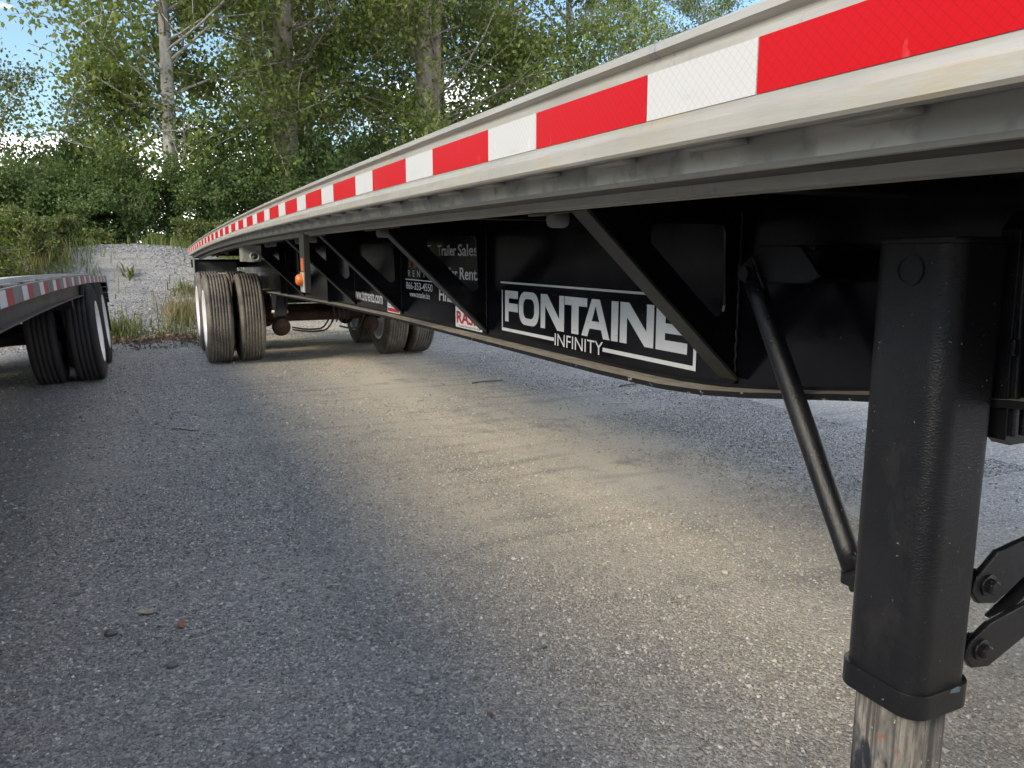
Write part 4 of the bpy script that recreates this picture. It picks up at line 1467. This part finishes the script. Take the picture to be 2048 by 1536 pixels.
alder = tree_proto("alder_tree", dict(seed=61, H=4.6, Rc=2.3, rad=0.06, z_first=0.15, n_limb=44, n_leaf=12500, lsize=0.15, spread=0.26), MT['bark_dark'], MT['leaf_c'])

G1 = "tall trees in the row behind the gravel mound"
plant(cotton1, 0.62, 18.2, 0.0, 1.0, "pale-trunked cottonwood rising straight behind the gravel mound", "tree", G1)
plant(cotton2, 3.1, 18.6, 0.15, 1.0, "cottonwood with one thick brown trunk left of the twin-trunked tree", "tree", G1)
plant(cotton3, 6.4, 18.6, 0.3, 1.0, "twin-trunked dark cottonwood standing behind the middle of the side rail", "tree", G1)
plant(birch1, -2.85, 18.4, 0.9, 0.8, "short birch with peeling white trunk at the far left end of the row", "tree", G1)
t = copy_tree(cotton1); plant(t, 10.8, 19.5, 3.9, 1.0, "leafy cottonwood right of the twin-trunked tree, last before the blue gap", "tree", G1)
t = copy_tree(birch2); plant(birch2, 24.0, 30.5, 0.3, 1.0, "distant pale birch standing beyond the blue gap above the rail", "tree", G1)
plant(t, 19.5, 30.5, 2.1, 0.95, "distant pale birch just right of the blue gap above the rail", "tree", G1)
t = copy_tree(cotton2); plant(t, 8.6, 24.0, 4.4, 1.05, "cottonwood seen between the twin-trunked tree and the blue gap, set back", "tree", G1)
t = copy_tree(cotton3); plant(t, 4.6, 25.5, 5.0, 0.95, "set-back cottonwood filling the gap between the two thick trunks", "tree", G1)
t = copy_tree(birch1); plant(t, -0.9, 20.5, 2.6, 0.72, "slim birch just left of the pale-trunked cottonwood", "tree", G1)
t = copy_tree(birch1); plant(t, -4.2, 19.6, 4.1, 0.7, "small thin birch half cut by the picture's left edge", "tree", G1)

G2 = "leafy alder bushes along the foot of the trees"
spots = [(-3.5, 17.2, 0.44, "dark alder bush behind the yellow-green shrub at the far left"),
         (-2.3, 17.4, 0.42, "dark alder bush above the tall grass left of the mound"),
         (-1.2, 17.5, 0.40, "dense alder bush just left of the gravel mound's top"),
         (-0.2, 17.3, 0.42, "dense alder bush directly behind the gravel mound's top"),
         (0.7, 17.2, 0.40, "alder bush at the foot of the pale-trunked cottonwood"),
         (1.7, 17.5, 0.46, "alder bush behind the near trailer's rear corner"),
         (2.8, 17.3, 0.44, "alder bush at the foot of the thick brown trunk"),
         (4.1, 18.0, 0.52, "alder bush rising between the two thick-trunked cottonwoods"),
         (5.6, 18.2, 0.55, "alder bush below the twin-trunked cottonwood"),
         (-2.0, 19.2, 0.50, "low alder bush in the second row above the tall grass"),
         (-0.7, 19.2, 0.50, "low alder bush in the second row behind the mound's top"),
         (-1.45, 18.3, 0.40, "small alder bush behind the crest, between the mound's top and the tall grass"),
         (-1.05, 19.4, 0.50, "alder bush in the second row, just left of the pale-trunked cottonwood's foot"),
         (1.9, 19.9, 0.52, "tall alder bush in the second row above the trailer's rear corner"),
         (3.6, 20.2, 0.60, "tall alder bush in the second row between the thick trunks")]
for i, (x, y, s, lb) in enumerate(spots):
    o = alder if i == 0 else copy_tree(alder)
    plant(o, x, y, i * 1.9, s, lb, "bush", G2)


# unseen woods added round the yard to darken reflections in the paint
n = 38000
ang = rng.uniform(R(104), R(285), n)
rad_ = 34 + rng.normal(0, 1.6, n)
wx, wy = rad_ * np.cos(ang), rad_ * np.sin(ang)
hmax = 6.5 + 2.2 * np.sin(ang * 23) + 1.3 * np.sin(ang * 57)
an = np.stack([wx, wy, hmax * rng.beta(1.3, 1.2, n)], 1)
v, f = leaf_arrays(an, 0.75, rng, 0.3)
me = np_mesh("woods", v, f.ravel(), np.full(len(f), 4), MT['leaf_c'])
wo = bpy.data.objects.new("woods", me); col.objects.link(wo)
tag(wo, "far green woods added out of view, mirrored in the black paint", "woods", kind="stuff")


# ------------------------------------------------------------------ shrub, weeds, grass
def blades(n, px, py, h, w, r, lean=0.45):
    a = r.uniform(0, 6.283, n)
    d = np.stack([np.cos(a), np.sin(a), np.zeros(n)], 1)
    s = np.stack([-np.sin(a), np.cos(a), np.zeros(n)], 1)
    base = np.stack([px, py, height(px, py) - 0.01], 1)
    hh = h[:, None]
    ln = (r.uniform(0.1, 1.0, n) * lean)[:, None]
    up = np.array([0, 0, 1.0])
    mid = base + up * hh * 0.55 + d * hh * ln * 0.35
    tip = base + up * hh * (1 - 0.25 * ln) + d * hh * ln
    v = np.stack([base - s * w, base + s * w, mid + s * w * 0.8, mid - s * w * 0.8, tip], 1).reshape(-1, 3)
    o = np.arange(n)[:, None] * 5
    q = (o + np.array([0, 1, 2, 3])[None]).ravel(); t3 = (o + np.array([3, 2, 4])[None]).ravel()
    return v, q, t3


def blade_object(name, px, py, h, w, mat, seed, lean=0.45):
    r = np.random.default_rng(seed)
    n = len(px)
    v, q, t3 = blades(n, px, py, h, w, r, lean)
    loops = np.concatenate([q, t3]); tot = np.concatenate([np.full(n, 4), np.full(n, 3)])
    me = np_mesh(name, v, loops, tot, mat)
    o = bpy.data.objects.new(name, me); col.objects.link(o)
    return o


r = np.random.default_rng(5)
gxs, gys, ghs = [], [], []
for (cx, cy, sx, sy, n, h0, h1) in ((-1.7, 14.3, 0.5, 0.5, 1400, 0.06, 0.30), (-2.4, 13.6, 0.6, 0.7, 900, 0.1, 0.40), (0.75, 15.5, 0.5, 0.3, 900, 0.10, 0.30), (2.2, 17.2, 1.0, 0.5, 1200, 0.15, 0.4), (-0.40, 12.25, 0.16, 0.3, 420, 0.04, 0.20), (0.42, 12.5, 0.22, 0.4, 360, 0.04, 0.20), (0.05, 12.1, 0.3, 0.15, 200, 0.03, 0.12), (2.3, 14.9, 0.9, 0.3, 700, 0.06, 0.25), (3.6, 15.2, 0.9, 0.4, 700, 0.06, 0.3), (0.15, 11.0, 0.35, 0.10, 160, 0.02, 0.05)):
    gxs.append(r.normal(cx, sx, n)); gys.append(r.normal(cy, sy, n)); ghs.append(r.uniform(h0, h1, n))
gxs, gys, ghs = map(np.concatenate, (gxs, gys, ghs))
go = blade_object("grass", gxs, gys, ghs, 0.007, MT['grass'], 6)
tag(go, "green and straw coloured grass growing around the gravel mound", "grass", kind="stuff")
n = 360
dx = np.concatenate([r.normal(-1.6, 0.30, n // 2), r.normal(0.45, 0.22, n // 2)]); dy = np.concatenate([r.normal(14.3, 0.25, n // 2), r.normal(12.75, 0.25, n // 2)])
dg = blade_object("dry_grass", dx, dy, r.uniform(0.15, 0.5, n), 0.006, MT['drygrass'], 8, 0.8)
tag(dg, "straw yellow dry grass on the flanks of the gravel mound", "grass", kind="stuff")


def weed(name, x, y, h, n, w, mat, label, cat="weed", lean=0.9, sp=0.05):
    rr = np.random.default_rng(int(abs(x * 1000)) + 3)
    o = blade_object(name, rr.normal(x, sp, n), rr.normal(y, sp, n), rr.uniform(0.5, 1.0, n) * h, w, mat, int(abs(y * 100)), lean)
    tag(o, label, cat, "weeds growing on the gravel mound")
    return o


weed("leafy_weed", -0.28, 13.9, 0.26, 16, 0.018, MT['grass'], "broad-leaved weed growing alone near the top of the gravel mound")
weed("leafy_weed", 0.44, 13.5, 0.24, 60, 0.008, MT['grass'], "bushy weed on the mound beside the near trailer's rear end", sp=0.09)
weed("leafy_weed", 0.62, 13.45, 0.18, 25, 0.010, MT['leaf_d'], "small bright weed right of the bushy weed on the mound", sp=0.05)
weed("leafy_weed", 0.36, 12.95, 0.24, 45, 0.009, MT['drygrass'], "yellowing weed clump at the mound's right foot by the tyres", sp=0.09)
weed("leafy_weed", -0.45, 12.15, 0.34, 90, 0.008, MT['grass'], "green grass clump behind the left trailer's tail lamp", "grass clump", 0.6, 0.12)
# yellow-green shrub at the left edge
sm, sv2, sf2 = make_tree(seed=77, H=1.25, Rc=0.42, rad=0.02, z_first=0.1, n_limb=34, n_leaf=5200, lsize=0.055, spread=0.10, droop=-0.6)
sroot = empty("shrub", (-2.05, 13.5, float(height(-2.05, 13.5)) - 0.05))
tag(sroot, "bright yellow-green shrub at the left edge above the trailer deck", "shrub")
st_o = sm.build("stem", MT['bark_dark'], None, fix=False)
st_o.parent = sroot
me = np_mesh("foliage", sv2, sf2.ravel(), np.full(len(sf2), 4), MT['leaf_d'])
fo_o = bpy.data.objects.new("foliage", me); col.objects.link(fo_o); fo_o.parent = sroot
G3 = "low leafy plants on the bank left and right of the mound"
low0 = None
for i, (x, y, sc_, lb) in enumerate(((-1.55, 14.5, 0.62, "low leafy plant on the bank just left of the bare gravel"),
                                     (-1.95, 14.9, 0.75, "low leafy plant between the yellow-green shrub and the alder bushes"),
                                     (-1.25, 15.3, 0.55, "low leafy plant on the crest left of the mound's top"),
                                     (0.75, 15.6, 0.62, "low leafy plant on the crest right of the mound's top"),
                                     (1.35, 16.0, 0.70, "low leafy plant on the crest touching the near trailer's rear corner"),
                                     (0.15, 15.9, 0.45, "smallest low leafy plant peeking over the mound's top"),
                                     (-0.75, 16.2, 0.60, "low leafy plant behind the mound's crest, left of its top"))):
    if low0 is None:
        mm, v_, f_ = make_tree(seed=91, H=0.85, Rc=0.55, rad=0.012, z_first=0.02, n_limb=26, n_leaf=2600, lsize=0.085, spread=0.09, droop=-0.2)
        low0 = empty("leafy_plant", (0, 0, 0))
        q_ = mm.build("stem", MT['bark_dark'], None, fix=False); q_.parent = low0
        me = np_mesh("foliage", v_, f_.ravel(), np.full(len(f_), 4), MT['grass'])
        q_ = bpy.data.objects.new("foliage", me); col.objects.link(q_); q_.parent = low0
        o = low0
    else:
        o = copy_tree(low0)
    plant(o, x, y, i * 2.3, sc_, lb, "plant", G3)
# white flowering umbels beside it
fl = MB()
rr = np.random.default_rng(9)
for k in range(5):
    x, y = -1.86 + rr.normal(0, 0.06), 12.9 + rr.normal(0, 0.1)
    zb = float(height(x, y)); h = rr.uniform(0.35, 0.6)
    fl.tube([(x, y, zb), (x + 0.02, y, zb + h)], 0.005, 5)
    for q in range(14):
        a, b, c = rr.normal(0, 0.045), rr.normal(0, 0.045), rr.normal(0, 0.012)
        fl.add([(x + 0.02 + a - 0.012, y + b, zb + h + c), (x + 0.02 + a, y + b - 0.012, zb + h + c + .004), (x + 0.02 + a + 0.012, y + b, zb + h + c), (x + 0.02 + a, y + b + 0.012, zb + h + c + .004)], [(0, 1, 2, 3)], 1)
tag(fl.build("flowering_weed", [MT['grass'], MT['petal']], fix=False), "white-flowered weed stems below the yellow-green shrub", "weed")

# dead leaves drifted along the mound's foot
n = 900
lx = r.uniform(-0.75, 0.62, n); ly = 11.70 + r.gamma(1.3, 0.16, n) * np.where(r.uniform(0, 1, n) < 0.7, 1, -0.9) + 0.05 * lx + 0.08 * np.sin(lx * 9)
an = np.stack([lx, ly, height(lx, ly) + 0.008 + r.uniform(0, 0.03, n)], 1)
v, f = leaf_arrays(an, 0.055, r, 0.0)
me = np_mesh("leaf_litter", v, f.ravel(), np.full(len(f), 4), MT['deadleaf'])
lo = bpy.data.objects.new("leaf_litter", me); col.objects.link(lo)
tag(lo, "brown dead leaves drifted along the foot of the gravel mound", "leaf litter", kind="stuff")


# ------------------------------------------------------------------ small things on the gravel
def fallen_leaf(x, y, s, rz, mat, label):
    m = MB()
    pts = [(0, -0.5), (0.22, -0.3), (0.34, 0.0), (0.24, 0.3), (0.0, 0.55), (-0.26, 0.28), (-0.33, -0.02), (-0.2, -0.32)]
    z0 = float(height(x, y)) + 0.006
    c, sn = math.cos(rz), math.sin(rz)
    v = [(x, y, z0 + 0.05 * s)] + [(x + s * (a * c - b * sn), y + s * (a * sn + b * c), z0 + s * (0.03 + 0.16 * abs(a) + 0.06 * math.sin(5 * b))) for a, b in pts]
    m.add(v, [(0, i + 1, (i + 1) % 8 + 1) for i in range(8)], 0, True)
    tag(m.build("fallen_leaf", mat, fix=False), label, "leaf", "dead leaves lying on the gravel")


fallen_leaf(-0.088, 2.751, 0.055, 1.2, MT['leaf_pale'], "pale tan dead leaf lying on the shaded gravel in the left foreground")
fallen_leaf(0.020, 2.602, 0.050, 0.3, MT['leaf_orange'], "orange-brown dead leaf beside the pale leaf in the left foreground")
fallen_leaf(0.738, 1.717, 0.022, 2.0, MT['leaf_orange'], "tiny orange leaf scrap nearest the bottom of the picture")
fallen_leaf(2.421, 6.718, 0.075, 0.5, MT['leaf_pale'], "pale leaf on the sunlit strip under the trailer")


def stick(x, y, L, rz, rad, mat, label):
    pts = [(x + L * (t - 0.5) * math.cos(rz) + 0.006 * math.sin(t * 7), y + L * (t - 0.5) * math.sin(rz), float(height(x, y)) + 0.010 + 0.004 * math.sin(t * 5)) for t in np.linspace(0, 1, 7)]
    tag(MB().tube(pts, rad, 6).build("fallen_twig", mat), label, "twig", "twigs lying on the gravel")


stick(0.531, 2.695, 0.06, 0.1, 0.004, MT['pale_wood'], "short pale wood splinter in the middle of the foreground gravel")
stick(0.152, 5.663, 0.20, -0.6, 0.004, MT['twig'], "thin dark curved twig on the gravel between the trailers")
stick(3.979, 5.925, 0.30, 0.3, 0.007, MT['twig'], "dark twig on the shaded gravel below the white lettering")
stick(2.859, 6.67, 0.35, 0.2, 0.006, MT['twig'], "dark twig on the shaded gravel below the red and white sticker")
stick(3.35, 5.20, 0.22, -0.1, 0.006, MT['pale_wood'], "pale broken stick on the shaded gravel beyond the flange")


def stone(x, y, s, mat, label, seed):
    rr = np.random.default_rng(seed)
    bm = bmesh.new()
    bmesh.ops.create_icosphere(bm, subdivisions=2, radius=0.5)
    for v in bm.verts:
        v.co *= 1 + rr.normal(0, 0.07)
        v.co.x *= 1.25; v.co.z *= 0.6
        v.co *= s
    me = bpy.data.meshes.new("pebble"); bm.to_mesh(me); bm.free()
    me.materials.append(mat)
    o = bpy.data.objects.new("pebble", me); col.objects.link(o)
    o.location = (x, y, float(height(x, y)) + s * 0.18); o.rotation_euler = (0, 0, seed)
    tag(o, label, "pebble", "larger pebbles lying on the gravel")


stone(-0.191, 2.638, 0.034, MT['frame_grey'], "grey pebble just left of the dead leaves in the foreground", 3)
stone(-0.018, 2.345, 0.030, MT['frame_grey'], "dark pebble below the orange-brown dead leaf", 4)
stone(0.60, 1.90, 0.026, MT['pale_wood'], "whitish pebble in the bright gravel near the bottom middle", 5)
